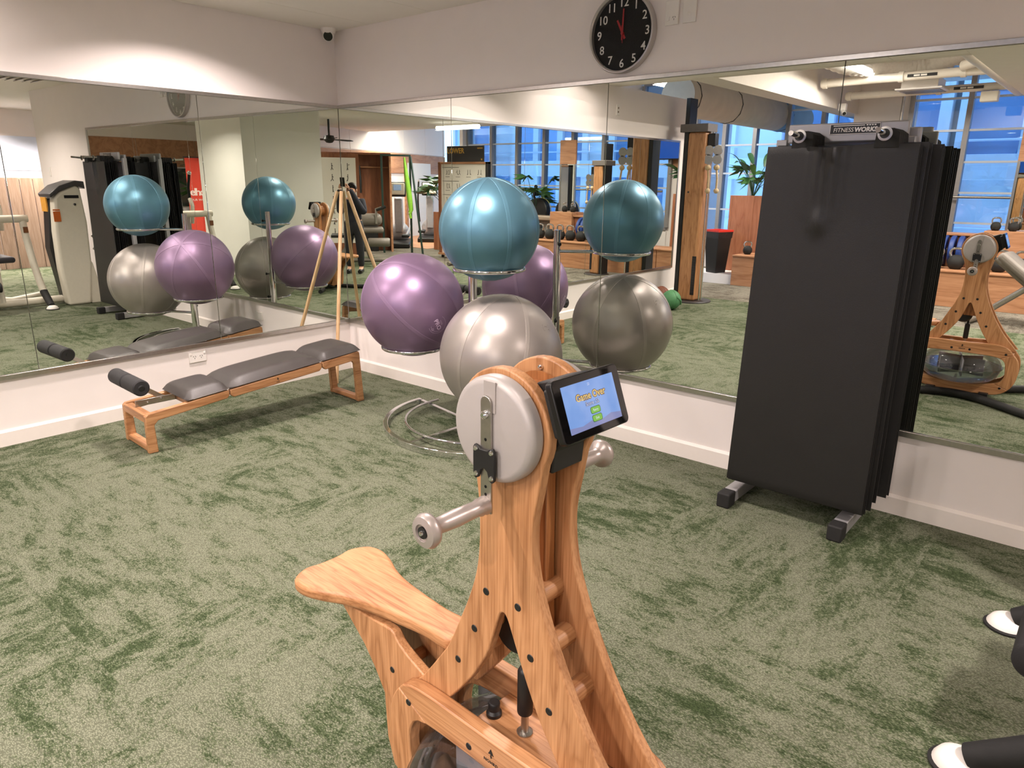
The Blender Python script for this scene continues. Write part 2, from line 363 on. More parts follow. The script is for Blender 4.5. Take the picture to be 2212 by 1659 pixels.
# slanted far wall: white panels over plywood cladding, with a white double door
def slant(p0, p1, name, idx):
    d = Vector((p1[0] - p0[0], p1[1] - p0[1], 0)); Ln = d.length; a = math.atan2(d.y, d.x)
    wl = struct(MB().bb((0, 0, 0), (Ln, 0.1, 3.6)).build(name, M_WALL, loc=(p0[0], p0[1], 0), rot=(0, 0, a)))
    return wl, Ln
wf, Ln = slant((8.9, -6.0), (11.4, -12.3), 'wall_slanted', 1)
k = 5
for i in range(k):
    a, b = Ln * i / k, Ln * (i + 1) / k
    MB().bb((a + 0.006, -0.02, 2.22), (b - 0.006, 0.0, 3.3)).build('wall_panel', M_WALL, wf, bevel=0.003)
    MB().bb((a + 0.003, -0.03, 1.70), (b - 0.003, 0.0, 2.20)).build('cladding_panel', M_PLY, wf, bevel=0.002)
dr = MB().bb((4.2, -0.05, 0.0), (5.7, 0.0, 1.98)).build('door_leaf', M_WHITEP, wf, bevel=0.004)
MB().bb((4.1, -0.06, 0.0), (4.2, 0.0, 2.05)).build('door_jamb', M_PLY, wf)
sbox('floor.002', (7.5, -13.9, 0.0), (13.9, -7.9, 0.008), wood('beech_floor', (214, 160, 122), (196, 140, 104), 'X', 0.45, 0.5))
# wall behind the red banner
wr = sbox('wall_banner', (11.6, -6.0, 0.0), (11.7, 0.5, 2.65), M_WALL)
for i in range(5):
    MB().bb((11.585, -5.9 + i * 1.28, 1.75), (11.6, -5.9 + i * 1.28 + 1.27, 2.32)).build('cladding_panel', M_PLY, wr, bevel=0.002)
MB().bb((11.57, -5.9, 0.9), (11.6, 0.4, 1.72)).build('dark_glazing', mat('dark_glazing', (84, 92, 88), 0.15, var=0.3, scale=3), wr)
MB().bb((11.58, -1.9, 1.75), (11.6, -1.2, 2.3)).build('lit_panel', mat('lit_panel', (250, 240, 200), 0.6, var=0.02), wr)

# ------------------------------------------------------------------ office blocks across the street
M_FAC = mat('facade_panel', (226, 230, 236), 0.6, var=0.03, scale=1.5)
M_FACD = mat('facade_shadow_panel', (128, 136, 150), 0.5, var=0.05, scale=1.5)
M_FGL = mat('facade_glass', (128, 164, 206), 0.1, 0.2, var=0.15, scale=0.7)
def facade(x0, x1, y, label, seed, bays):
    t = thing('office_building', label, 'building', ((x0 + x1) / 2, y, 0)); hw = (x1 - x0) / 2
    rng = random.Random(seed)
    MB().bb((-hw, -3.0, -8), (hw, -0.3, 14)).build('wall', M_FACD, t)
    for fl_ in range(-3, 6):
        z = fl_ * 1.9 - 0.2
        MB().bb((-hw, -0.3, z), (hw, 0.12, z + 0.55)).build('balcony_slab', M_FAC, t, bevel=0.01)
        st = 2 * hw / bays
        for i in range(bays):
            a = -hw + i * st
            m = M_FGL if rng.random() < 0.5 else M_FAC
            MB().bb((a + 0.1, -0.3, z + 0.55), (a + st - 0.1, -0.12, z + 1.9)).build('window' if m is M_FGL else 'panel', m, t)
        MB().tube([(-hw, 0.1, z + 0.85), (hw, 0.1, z + 0.85)], 0.03, 6).build('railing', M_WTR, t)
    for i in range(bays + 1):
        a = -hw + i * 2 * hw / bays
        MB().bb((a - 0.12, -0.3, -8), (a + 0.12, 0.02, 14)).build('pier', M_FAC, t)
    return t
facade(-9.0, 1.2, -16.0, 'pale office block with white balcony bands seen through the window by the plants', 3, 8)
facade(1.6, 5.3, -16.0, 'blue glass office block seen through the tall windows behind the kettlebell bench', 5, 3)
facade(5.8, 19.0, -18.0, 'white balconied apartment block seen through the long window row', 9, 12)

# ------------------------------------------------------------------ wall mirrors
def mirror_wall(name, label, seams, along, tilt):
    t = thing(name, label, 'mirror')
    zb, zt = 0.431, 2.096
    for a, b in zip(seams[:-1], seams[1:]):
        h = zt - zb; g = 0.0012
        if along == 'y':      # on the left wall, facing +x
            bld = MB().bb((-0.005, a + g, 0), (0.0, b - g, h)) if a < b else MB().bb((-0.005, b + g, 0), (0.0, a - g, h))
            o = bld.build('mirror_pane', M_MIRROR, t, bevel=0.0012, seg=1); o.location = (0.0125, 0, zb); o.rotation_euler = (0, tilt, 0)
        else:
            o = MB().bb((a + g, 0.0, 0), (b - g, 0.005, h)).build('mirror_pane', M_MIRROR, t, bevel=0.0012, seg=1); o.location = (0, -0.0125, zb)
    e0, e1 = seams[0], seams[-1]
    def rail(nm, z0, z1, d):
        if along == 'y': MB().bb((0.0, min(e0, e1), z0), (d, max(e0, e1), z1)).build(nm, M_ALU, t, bevel=0.002)
        else: MB().bb((min(e0, e1), -d, z0), (max(e0, e1), 0.0, z1)).build(nm, M_ALU, t, bevel=0.002)
    rail('top_rail', zt, zt + 0.024, 0.022); rail('bottom_rail', zb - 0.03, zb, 0.022)
    if along == 'y': MB().bb((0.0, e1 - 0.02, zb - 0.03), (0.022, e1, zt + 0.024)).build('end_rail', M_ALU, t, bevel=0.002)
    else: MB().bb((e1, -0.022, zb - 0.03), (e1 + 0.02, 0.0, zt + 0.024)).build('end_rail', M_ALU, t, bevel=0.002)
    return t
mirror_wall('wall_mirror', 'long frameless mirror above the bench on the left wall', [-0.014, -1.155, -2.325, -3.49, -4.62, -5.65], 'y', R(0.19))
mirror_wall('wall_mirror.001', 'long frameless mirror behind the ball stand below the clock', [0.014, 1.268, 2.527, 3.80, 5.06], 'x', 0)
# ------------------------------------------------------------------ ceiling lights
M_LAMP = glow('downlight_diffuser', (1.0, 0.93, 0.85), 14.0)
def downlight(x, y, z, label, pw=1.0, spread=140):
    t = thing('downlight', label, 'light', (x, y, z), group='round ceiling downlights')
    MB().lathe([(0.085, 0.0), (0.105, -0.002), (0.108, -0.008), (0.09, -0.012), (0.085, -0.006)], 28).build('trim_ring', M_WHITEP, t)
    MB().lathe([(0.0, -0.0085), (0.084, -0.0085)], 28).build('diffuser', M_LAMP, t)
    ld = bpy.data.lights.new('downlight_lamp', 'AREA'); ld.shape = 'DISK'; ld.size = 0.22; ld.energy = DOWN_W * pw; ld.color = DOWN_COL; ld.spread = R(spread)
    lo = bpy.data.objects.new('downlight_lamp', ld); COL.objects.link(lo); lo.parent = t; lo.location = (0, 0, -0.016)
for x, y, lab in [(0.72, -1.36, 'round ceiling downlight over the bench near the corner'), (2.64, -1.50, 'round ceiling downlight in front of the ball stand'),
                  ]:
    downlight(x, y, 2.65, lab)
downlight(2.64, -3.20, 2.65, 'round ceiling downlight over the middle of the carpet', 0.7)
downlight(0.36, -3.0, 2.65, 'round ceiling downlight close beside the left wall', 0.6, 170)
downlight(4.45, -3.50, 2.65, 'round ceiling downlight above the photographer', 0.22)
for x, y, lab in [(8.8, -2.1, 'added round downlight brightening the red banner wall'), (9.0, -4.4, 'added round downlight brightening the low planter'), (7.8, -4.6, 'round downlight past the column'), (4.6, -5.4, 'round downlight by the carpet edge')]:  # banner wall and low planter lamps are added to brighten that dark zone
    downlight(x, y, 2.65, lab, 1.6)
downlight(8.9, 0.9, 2.65, 'round downlight beyond the end of the right wall', 3.2)
downlight(9.6, -0.2, 2.65, 'round downlight near the glazed office wall', 3.2)
downlight(6.05, -1.35, 2.65, 'round ceiling downlight above the cream machine', 1.5)
M_TUBE = glow('tube_diffuser', (1.0, 0.95, 0.9), 12.0)
def batten(x, y, z, rz, label, ln=1.2):
    t = thing('batten_light', label, 'light', (x, y, z), rz, 'linear tube lights over the gym')
    MB().bb((-ln / 2, -0.03, 0.03), (ln / 2, 0.03, 0.07)).build('housing', M_WHITEP, t, bevel=0.004)
    MB().tube([(-ln / 2 + 0.02, 0, 0.0), (ln / 2 - 0.02, 0, 0.0)], 0.035, 14).build('diffuser', M_TUBE, t)
    MB().tube([(-ln / 3, 0, 0.07), (-ln / 3, 0, 3.60 - z)], 0.004, 6).build('hanger', M_STEEL, t)
    MB().tube([(ln / 3, 0, 0.07), (ln / 3, 0, 3.60 - z)], 0.004, 6).build('hanger', M_STEEL, t)
    ld = bpy.data.lights.new('batten_lamp', 'AREA'); ld.shape = 'RECTANGLE'; ld.size = ln; ld.size_y = 0.07; ld.energy = TUBE_W; ld.color = TUBE_COL
    lo = bpy.data.objects.new('batten_lamp', ld); COL.objects.link(lo); lo.parent = t; lo.location = (0, 0, -0.045)
for x, y, z, rz, lab in [(1.95, -6.7, 2.98, R(90), 'tube light nearest the bulkhead'), (3.0, -5.4, 3.2, R(90), 'tube light over the grey carpet edge'), (5.6, -7.0, 2.56, 0, 'tube light above the whiteboard'),
                         (9.4, -8.6, 2.98, R(-70), 'tube light over the cross trainers'), (8.0, -9.6, 3.0, R(-70), 'tube light over the pale wood floor'), (-1.2, -7.6, 3.1, R(90), 'tube light beyond the cable column')]:
    batten(x, y, z, rz, lab)

# ------------------------------------------------------------------ wall clock
ck = thing('wall_clock', 'round black wall clock with white numerals and red hands', 'clock', (2.606, -0.001, 2.343))
MB().lathe([(0.205, 0.0), (0.207, 0.03), (0.203, 0.042), (0.196, 0.043), (0.190, 0.036), (0.190, 0.0)], 56, Matrix.Rotation(R(90), 4, 'X')).build('case', mat('clock_silver', (192, 186, 182), 0.3, 0.5, var=0.02), ck)
MB().lathe([(0.0, 0.012), (0.190, 0.012), (0.190, 0.0)], 56, Matrix.Rotation(R(90), 4, 'X')).build('dial', mat('clock_black', (30, 29, 30), 0.6, var=0.05, spec=0.25), ck)
M_NUM = mat('white_print', (238, 234, 228), 0.5, var=0.01)
for h in range(1, 13):
    a = R(90 - 30 * h); letter(str(h), 0.062, frame((0.153 * math.cos(a), -0.0125, 0.153 * math.sin(a)), (1, 0, 0), (0, 0, 1)), M_NUM, ck, 'numeral', bold=0.0006)
M_RED = mat('red_hand', (176, 34, 40), 0.5, var=0.02)
def hand(ang, ln, tail, wd, y):
    M = Matrix.Rotation(R(-ang), 4, 'Y')
    b = MB(); b.add([(-wd / 2, y, -tail), (wd / 2, y, -tail), (wd * 0.4, y, ln), (-wd * 0.4, y, ln), (-wd / 2, y - 0.001, -tail), (wd / 2, y - 0.001, -tail), (wd * 0.4, y - 0.001, ln), (-wd * 0.4, y - 0.001, ln)],
                    [(0, 1, 2, 3), (7, 6, 5, 4), (0, 4, 5, 1), (1, 5, 6, 2), (2, 6, 7, 3), (3, 7, 4, 0)], M)
    return b
hand(28, 0.078, 0.032, 0.013, -0.015).build('hour_hand', M_RED, ck)
hand(-1.5, 0.122, 0.034, 0.010, -0.018).build('minute_hand', M_RED, ck)
hand(184, 0.05, 0.04, 0.004, -0.021).build('second_hand', M_RED, ck)
MB().lathe([(0.0, 0.024), (0.008, 0.023), (0.009, 0.012)], 16, Matrix.Rotation(R(90), 4, 'X')).build('hub', M_RED, ck)
MB().lathe([(0.0, 0.037), (0.191, 0.034)], 56, Matrix.Rotation(R(90), 4, 'X')).build('cover_glass', glass('clock_glass', (0.97, 0.97, 0.97), 0.0, 0.0, 0.12), ck)

# ------------------------------------------------------------------ sockets, camera
def plate(name, label, cat, M, w_, h_, holes, group=None):
    """a wall plate lying in its own xz plane, front towards -y"""
    t = thing(name, label, cat, group=group); t.matrix_world = M
    MB().bb((-w_ / 2, -0.010, -h_ / 2), (w_ / 2, 0.0, h_ / 2)).build('plate', M_WHITEP, t, bevel=0.003)
    return t
def pins(t, x, z, s=1.0):
    for dx, dz, an in [(-0.007, 0.004, 30), (0.007, 0.004, -30), (0, -0.008, 0)]:
        MB().box((0, 0, 0), (0.0022 * s, 0.002, 0.009 * s)).build('pin_slot', M_BLACK, t, loc=(x + dx * s, -0.0102, z + dz * s), rot=(0, R(an), 0))
p1 = plate('power_socket', 'upright white power socket beside the clock', 'socket', Matrix.Translation((2.898, 0, 2.41)), 0.078, 0.118, None)
MB().bb((-0.028, -0.013, -0.038), (-0.012, -0.009, -0.018)).build('rocker_switch', M_WHITEP, p1, bevel=0.001); pins(p1, 0.014, -0.026, 0.9)
p2 = plate('cable_plate', 'white wall plate with one round cable hole right of the socket', 'socket', Matrix.Translation((2.998, 0, 2.41)), 0.076, 0.118, None)
MB().lathe([(0.008, 0.0), (0.010, 0.003), (0.006, 0.004)], 18, Matrix.Rotation(R(90), 4, 'X'), (0.0, -0.010, -0.018)).build('bushing', M_WHITEP, p2)
MB().lathe([(0.0, 0.0), (0.006, 0.0)], 18, Matrix.Rotation(R(90), 4, 'X'), (0.0, -0.0135, -0.018)).build('cable_hole', M_BLACK, p2)
p3 = plate('power_socket.001', 'white double power socket on the left wall behind the bench', 'socket', Matrix.Translation((0, -1.34, 0.335)) @ Matrix.Rotation(R(90), 4, 'Z'), 0.125, 0.080, None)
for sx in (-1, 1):
    MB().bb((sx * 0.05 - 0.007, -0.013, 0.016), (sx * 0.05 + 0.007, -0.009, 0.030)).build('rocker_switch', M_WHITEP, p3, bevel=0.001); pins(p3, sx * 0.024, 0.0, 1.1)
p4 = plate('blank_plate', 'plain white wall plate low on the right wall by the corner', 'socket', Matrix.Translation((1.46, 0, 0.265)), 0.125, 0.075, None)
MB().lathe([(0.0, 0.0025), (0.004, 0.002), (0.004, 0.0)], 12, Matrix.Rotation(R(90), 4, 'X'), (0, -0.010, 0.028)).build('screw_cap', M_WHITEP, p4)
p5 = plate('light_switch', 'slim white switch plate near the end of the right wall', 'switch', Matrix.Translation((6.55, 0, 1.60)), 0.05, 0.12, None)
MB().bb((-0.01, -0.014, -0.02), (0.01, -0.009, 0.02)).build('rocker_switch', M_WHITEP, p5, bevel=0.001)
p6 = plate('wall_sensor', 'white sensor box high on the left wall past the mirror top', 'sensor', Matrix.Translation((0, -4.08, 2.395)) @ Matrix.Rotation(R(90), 4, 'Z'), 0.075, 0.12, None)
for dz in (-0.022, 0.022): MB().lathe([(0.0, 0.0), (0.012, 0.0)], 14, Matrix.Rotation(R(90), 4, 'X'), (0, -0.0105, dz)).build('socket_hole', mat('tan_hole', (120, 92, 70), 0.6), p6)
cm = thing('security_camera', 'small white dome camera under the ceiling in the room corner', 'camera', (0.07, -0.10, 2.65))
MB().lathe([(0.058, 0.0), (0.056, -0.012), (0.048, -0.034), (0.044, -0.036)], 32).build('mount', M_WHITEP, cm)
D = Matrix.Rotation(R(-45), 4, 'Z') @ Matrix.Rotation(R(116), 4, 'Y')
MB().lathe([(0.0, -0.03), (0.036, -0.03), (0.040, -0.01), (0.040, 0.030), (0.037, 0.036), (0.033, 0.036)], 32, D, (0, 0, -0.042)).build('eyeball', M_WHITEP, cm)
MB().lathe([(0.034, 0.0365), (0.0, 0.0385)], 32, D, (0, 0, -0.042)).build('lens', mat('lens_black', (4, 4, 5), 0.25, var=0.0), cm)
vt = thing('air_vent', 'white slatted air vent in the ceiling beside the cream machine', 'vent', (5.25, -0.60, 2.65))
MB().bb((-0.3, -0.3, -0.012), (0.3, 0.3, 0.0)).build('frame', M_WHITEP, vt, bevel=0.003)
for i in range(6): MB().box((0, 0, 0), (0.5, 0.05, 0.006)).build('slat', M_STEEL, vt, loc=(0, -0.22 + i * 0.088, -0.018), rot=(R(28), 0, 0))

# ------------------------------------------------------------------ inclined bench
bn = thing('decline_bench', 'inclined oak bench with three charcoal cushions and foot rollers along the left wall', 'bench', (0.635, -1.29, 0), math.atan2(-0.07, 1.5))
HW = 0.183; YL, YR = -0.760, 0.760          # local y runs along the bench, +y is the high end
zt = lambda y: 0.240 + (y - YL) * (0.372 - 0.240) / (YR - YL)
for sx in (-1, 1):
    xa, xb = (sx * HW, sx * (HW - 0.034))
    # low end: leg and front rail in one piece of joinery, then mid and rear rails
    MB().prism([(YL, 0), (YL + 0.056, 0), (YL + 0.050, zt(YL) - 0.075), (YL + 0.075, zt(YL + 0.07) - 0.055), (YL + 0.50, zt(YL + 0.5) - 0.050), (YL + 0.515, zt(YL + 0.51) - 0.035), (YL + 0.515, zt(YL + 0.51)), (YL + 0.02, zt(YL)), (YL + 0.004, zt(YL) - 0.015)], min(xa, xb), max(xa, xb), 'yz').build('front_leg_rail', M_OAKY, bn, bevel=0.005)
    y0_, y1_ = YL + 0.523, YL + 1.185
    MB().prism([(y0_, zt(y0_)), (y0_, zt(y0_) - 0.035), (y0_ + 0.02, zt(y0_) - 0.052), (y1_ - 0.02, zt(y1_) - 0.056), (y1_, zt(y1_) - 0.035), (y1_, zt(y1_))], min(xa, xb), max(xa, xb), 'yz').build('middle_rail', M_OAKY, bn, bevel=0.005)
    y2_ = YL + 1.193
    MB().prism([(y2_, zt(y2_)), (y2_, zt(y2_) - 0.035), (y2_ + 0.02, zt(y2_) - 0.055), (YR - 0.085, zt(YR) - 0.062), (YR - 0.066, zt(YR) - 0.085), (YR - 0.052, 0), (YR, 0), (YR - 0.022, zt(YR) - 0.01), (YR - 0.032, zt(YR) + 0.002)], min(xa, xb), max(xa, xb), 'yz').build('rear_leg_rail', M_OAKY, bn, bevel=0.005)
M_OAKC = M_OAKX
for yy, zz, h in [(YL + 0.030, zt(YL) - 0.03, 0.05), (YL + 0.030, 0.022, 0.032), (YR - 0.03, 0.022, 0.032)]:
    MB().box((0, yy, zz), (2 * HW - 0.066, 0.05, h)).build('cross_bar', M_OAKC, bn, bevel=0.004)
MB().box((0, YL + 0.29, zt(YL + 0.29) - 0.02), (2 * HW - 0.066, 0.03, 0.035)).build('cross_bar', M_OAKC, bn, bevel=0.003)
def cushion(ya, yb, name='cushion'):
    nu, nv = 14, 12; vs = []; fs = []
    def sp(t): return math.copysign(abs(t) ** 0.8, t)
    for lay in (0, 1):
        for i in range(nu + 1):
            for j in range(nv + 1):
                a = -1 + 2 * i / nu; b = -1 + 2 * j / nv
                y = ya + (yb - ya) * (i / nu); x = HW * 1.0 * b
                th = 0.056 * max(0.0, (1 - abs(a) ** 5)) ** 0.5 * max(0.0, (1 - abs(b) ** 6)) ** 0.5
                z = zt(y) + 0.004 + (0.006 + th if lay else 0.006 - 0.0 * th)
                vs.append((x, y, z))
    n1 = (nu + 1) * (nv + 1)
    for i in range(nu):
        for j in range(nv):
            q = i * (nv + 1) + j
            fs.append((n1 + q, n1 + q + 1, n1 + q + nv + 2, n1 + q + nv + 1)); fs.append((q, q + nv + 1, q + nv + 2, q + 1))
    rim = [j for j in range(nv + 1)] + [i * (nv + 1) + nv for i in range(1, nu + 1)] + [nu * (nv + 1) + j for j in range(nv - 1, -1, -1)] + [i * (nv + 1) for i in range(nu - 1, 0, -1)]
    for k_ in range(len(rim)):
        a, b = rim[k_], rim[(k_ + 1) % len(rim)]; fs.append((a, b, n1 + b, n1 + a))
    return MB().add(vs, fs).build(name, M_LEATHER, bn, ang=60)
cushion(YL + 0.25, YL + 0.513); cushion(YL + 0.518, YL + 1.188); cushion(YL + 1.192, YR - 0.012)
MB().bb((-0.03, YL + 0.03, zt(YL) - 0.004), (-0.024, YL + 0.30, zt(YL) + 0.034)).build('bracket', M_STEEL, bn, bevel=0.001)
for yy, zz in [(YL + 0.10, zt(YL) + 0.012), (YL + 0.18, zt(YL) + 0.022)]:
    MB().lathe([(0.0, 0.008), (0.006, 0.006), (0.008, 0.0)], 12, Matrix.Rotation(R(90), 4, 'Y'), (-0.024, yy, zz)).build('bolt', M_CHROME, bn)
for i in range(4): MB().lathe([(0.0, 0.0), (0.003, 0.0)], 8, Matrix.Rotation(R(90), 4, 'Y'), (-0.0235, YL + 0.265, zt(YL) - 0.0 + i * 0.009)).build('pin_hole', M_BLACK, bn)
MB().prism([(YL + 0.20, zt(YL) + 0.0), (YL + 0.235, zt(YL) + 0.01), (YL + 0.015, zt(YL) + 0.175), (YL - 0.005, zt(YL) + 0.155)], -0.038, -0.032, 'yz').build('roller_arm', M_STEEL, bn, bevel=0.001)
RZ = zt(YL) + 0.165; RY = YL + 0.0
for a, b in [(-0.20, -0.006), (0.006, 0.20)]:
    MB().lathe([(0.0, 0.0), (0.040, 0.0), (0.047, 0.006), (0.047, b - a - 0.006), (0.040, b - a), (0.0, b - a)], 28, Matrix.Rotation(R(90), 4, 'Y'), (a, RY, RZ)).build('foot_roller', M_FOAM, bn)
MB().cyl((-0.205, RY, RZ), (0.206, RY, RZ), 0.012).build('roller_axle', M_BLACK, bn)
MB().lathe([(0.012, 0.0), (0.018, 0.001), (0.014, 0.004)], 18, Matrix.Rotation(R(90), 4, 'Y'), (0.2, RY, RZ)).build('end_cap', M_BLACK, bn)
M_BRAND = mat('burnt_brand', (26, 18, 12), 0.7, var=0.05)
def tree_mark(o, x, y, s, m, parent, name):
    """leaf-arrow mark: pointed crown with a bent stem"""
    pl = [(0, 1.0), (0.42, 0.25), (0.12, 0.34), (0.10, 0.05), (0.16, -0.12), (0.03, -0.2), (-0.06, -0.02), (-0.03, 0.34), (-0.40, 0.25)]
    b = MB().prism([(p[0] * s, p[1] * s) for p in pl], 0, 0.0008, 'xy'); Mx = frame(o, x, y); b.v = [tuple(Mx @ Vector(v)) for v in b.v]
    return b.build(name, m, parent)
ly = YL + 0.85
tree_mark((HW + 0.0002, ly, zt(ly) - 0.028), (0, 1, 0.088), (0, 0, 1), 0.018, M_BRAND, bn, 'brand_mark')
letter('NOHRD', 0.007, frame((HW + 0.0006, ly, zt(ly) - 0.040), (0, 1, 0.088), (0, 0, 1)), M_BRAND, bn, bold=0.0003)

# ------------------------------------------------------------------ one pole in the corner
st = MB(); A = Vector((0.042, -0.042, 1.472)); Bq = Vector((0.336, -0.406, 0.0))
d_ = (A - Bq); L_ = d_.length
so = MB().lathe([(0.0, 0), (0.0135, 0.001), (0.0145, 0.004), (0.0145, L_ - 0.004), (0.0125, L_)], 18).lathe([(0.0125, L_), (0.0, L_)], 18).build('wooden_pole', M_BIRCH)
so.location = Bq; so.rotation_euler = d_.to_track_quat('Z', 'X').to_euler()
tag(so, 'slim pale wooden pole leaning into the mirrored corner', 'pole')

# ------------------------------------------------------------------ ball stand and three balls
sd = thing('ball_stand', 'chrome stand with three rings holding the exercise balls', 'ball stand', (1.869, -0.445, 0))
def fl_tube(pts, wd, h, closed=False):
    """flat section swept along a floor path"""
    b = MB(); n = len(pts); vs = []; fs = []
    for i, p in enumerate(pts):
        a = Vector(pts[max(0, i - 1)]); c = Vector(pts[min(n - 1, i + 1)]); t = (c - a).normalized(); q = Vector((-t.y, t.x, 0))
        for s_, z in ((-1, 0), (1, 0), (1, h), (-1, h)): vs.append((p[0] + q.x * s_ * wd / 2, p[1] + q.y * s_ * wd / 2, z))
    for i in range(n - 1):
        for j in range(4): fs.append((i * 4 + j, i * 4 + (j + 1) % 4, i * 4 + 4 + (j + 1) % 4, i * 4 + 4 + j))
    fs += [(3, 2, 1, 0), tuple((n - 1) * 4 + j for j in range(4))]
    return b.add(vs, fs)
def ar(r, a0, a1, n=40): return [(r * math.cos(R(a0 + (a1 - a0) * i / n)), 0.105 + r * math.sin(R(a0 + (a1 - a0) * i / n)), 0) for i in range(n + 1)]
fl_tube(ar(0.65, 178, 362), 0.030, 0.042).build('base_hoop', M_CHROME, sd, bevel=0.003)
b = MB().tube([(x, y, 0.045) for x, y, z in ar(0.52, 172, 368)], 0.0085, 10); b.build('inner_hoop', M_CHROME, sd)
fl_tube([(0, 0, 0), (-0.04, -0.545, 0)], 0.028, 0.036).build('base_spoke', M_CHROME, sd, bevel=0.003)
fl_tube([(0, 0, 0), (-0.63, 0.12, 0)], 0.028, 0.036).build('base_spoke', M_CHROME, sd, bevel=0.003)
fl_tube([(0, 0, 0), (0.63, 0.12, 0)], 0.028, 0.036).build('base_spoke', M_CHROME, sd, bevel=0.003)
MB().cyl((0, 0, 0.0), (0, 0, 0.62), 0.031).build('lower_pole', M_CHROME, sd)
MB().cyl((0, 0, 0.62), (0, 0, 1.06), 0.027).build('upper_pole', M_CHROME, sd)
MB().cyl((0, 0, 1.06), (0, 0, 1.235), 0.024).build('top_pole', M_CHROME, sd)
for z, a in [(1.14, 0.6), (0.60, 0.9), (0.36, 0.9)]:
    k = MB().cyl((0.02 * math.cos(a), 0.02 * math.sin(a), z), (0.045 * math.cos(a), 0.045 * math.sin(a), z), 0.005).sphere((0.055 * math.cos(a), 0.055 * math.sin(a), z), 0.013, 14, 8); k.build('clamp_knob', M_BLACK, sd)
balls = {}
def ball(key, name, C0, rad, rgb, rough, label, tiltx, tilty, nband, rot0):
    t = thing(name, label, 'exercise ball', C0)
    m = mat('ball_' + key, rgb, rough, 0.55, var=0.05, scale=5, bump=0.02, bscale=600)
    m2 = mat('seam_' + key, tuple(min(255, int(c * 1.02 + 2)) for c in rgb), rough + 0.04, 0.5, var=0.03, scale=5)
    body = MB().sphere((0, 0, 0), rad, 64, 40).build('ball_skin', m, t, ang=80)
    Rm = Matrix.Rotation(tiltx, 3, 'X') @ Matrix.Rotation(tilty, 3, 'Y')
    for i in range(nband):
        a = rot0 + math.pi * i / nband; hw = 0.0115 / rad; vs = []; fs = []; n = 72
        for j in range(n):
            ph = 2 * math.pi * j / n
            c0 = Vector((math.cos(ph), 0, math.sin(ph)))
            for s_, rr in ((-1.0, 0.999), (-0.88, 1.0045), (0.88, 1.0045), (1.0, 0.999)):
                v = c0 + Vector((0, 1, 0)) * math.tan(hw * s_); v = v.normalized() * rad * rr
                vs.append(Rm @ (Matrix.Rotation(a, 3, 'Z') @ v))
        for j in range(n):
            for q in range(3): fs.append((j * 4 + q, j * 4 + q + 1, ((j + 1) % n) * 4 + q + 1, ((j + 1) % n) * 4 + q))
        MB().add(vs, fs).build('seam_band', m2, t, ang=25)
    return t
B_BLUE = Vector((2.240, -0.700, 1.300)); B_PUR = Vector((1.466, -0.586, 0.783)); B_SIL = Vector((2.296, -0.662, 0.592))
tb = ball('blue', 'exercise_ball', B_BLUE, 0.277, (94, 138, 158), 0.37, 'pearly blue exercise ball on the top ring of the stand', R(4), R(3), 4, R(20))
tp = ball('purple', 'exercise_ball.001', B_PUR, 0.331, (142, 116, 146), 0.37, 'pearly purple exercise ball printed PRO on the left ring of the stand', R(38), R(-28), 3, R(15))
ts = ball('silver', 'exercise_ball.002', B_SIL, 0.352, (162, 154, 149), 0.35, 'big silver grey exercise ball on the lowest ring of the stand', R(-12), R(6), 3, R(32))
for t in (tb, tp, ts): t['group'] = 'exercise balls on the chrome stand'
def on_ball(t, C0, rad, px_dir, s, size, rotz, m, name='lettering', data=None):
    """wrap flat print onto the ball around the given outward direction"""
    n = Vector(px_dir).normalized(); x = Vector((0, 0, 1)).cross(n).normalized(); y = n.cross(x)
    vs, fs = data if data else text_data(s, size, bold=0.0004)
    out = []
    for v in vs:
        a = v[0] * math.cos(rotz) - v[1] * math.sin(rotz); b_ = v[0] * math.sin(rotz) + v[1] * math.cos(rotz)
        q = (n * rad + x * a + y * b_).normalized() * (rad * 1.0012); out.append(q)
    return MB().add(out, fs).build(name, m, t)
def ring_data(r0, r1, a0=0, a1=360, n=48):
    vs = []; fs = []
    for i in range(n + 1):
        a = R(a0 + (a1 - a0) * i / n); vs += [(r0 * math.cos(a), r0 * math.sin(a), 0), (r1 * math.cos(a), r1 * math.sin(a), 0)]
    for i in range(n): fs.append((2 * i, 2 * i + 1, 2 * i + 3, 2 * i + 2))
    return vs, fs
M_PPR = mat('pale_print', (206, 180, 208), 0.5, var=0.02)
toc = (CAM - B_PUR).normalized()
side = Vector((0, 0, 1)).cross(toc).normalized(); upv = toc.cross(side)
pd = (toc * 0.79 + side * 0.44 - upv * 0.37)
on_ball(tp, B_PUR, 0.331, pd, 'PRO', 0.040, R(-62), M_PPR)
for r0, a0, a1 in [(0.058, 200, 420), (0.044, 190, 300)]: on_ball(tp, B_PUR, 0.331, pd, '', 0, 0, M_PPR, 'printed_ring', ring_data(r0, r0 + 0.0016, a0, a1))
for k_ in (-1, 1):
    vs, fs = ring_data(0.006, 0.008); on_ball(tp, B_PUR, 0.331, pd, '', 0, 0, M_PPR, 'printed_ring', ([(v[0] - 0.02 * 1 + 0.018 * k_ * 0.6, v[1] + 0.03 * k_, 0) for v in vs], fs))
for k_ in range(3): on_ball(tp, B_PUR, 0.331, pd, '', 0, R(-62), M_PPR, 'printed_line', ([(-0.018, 0.022 + 0.005 * k_, 0), (0.018, 0.022 + 0.005 * k_, 0), (0.018, 0.0232 + 0.005 * k_, 0), (-0.018, 0.0232 + 0.005 * k_, 0)], [(0, 1, 2, 3)]))
M_SPR = mat('dark_print', (92, 84, 80), 0.5, var=0.02)
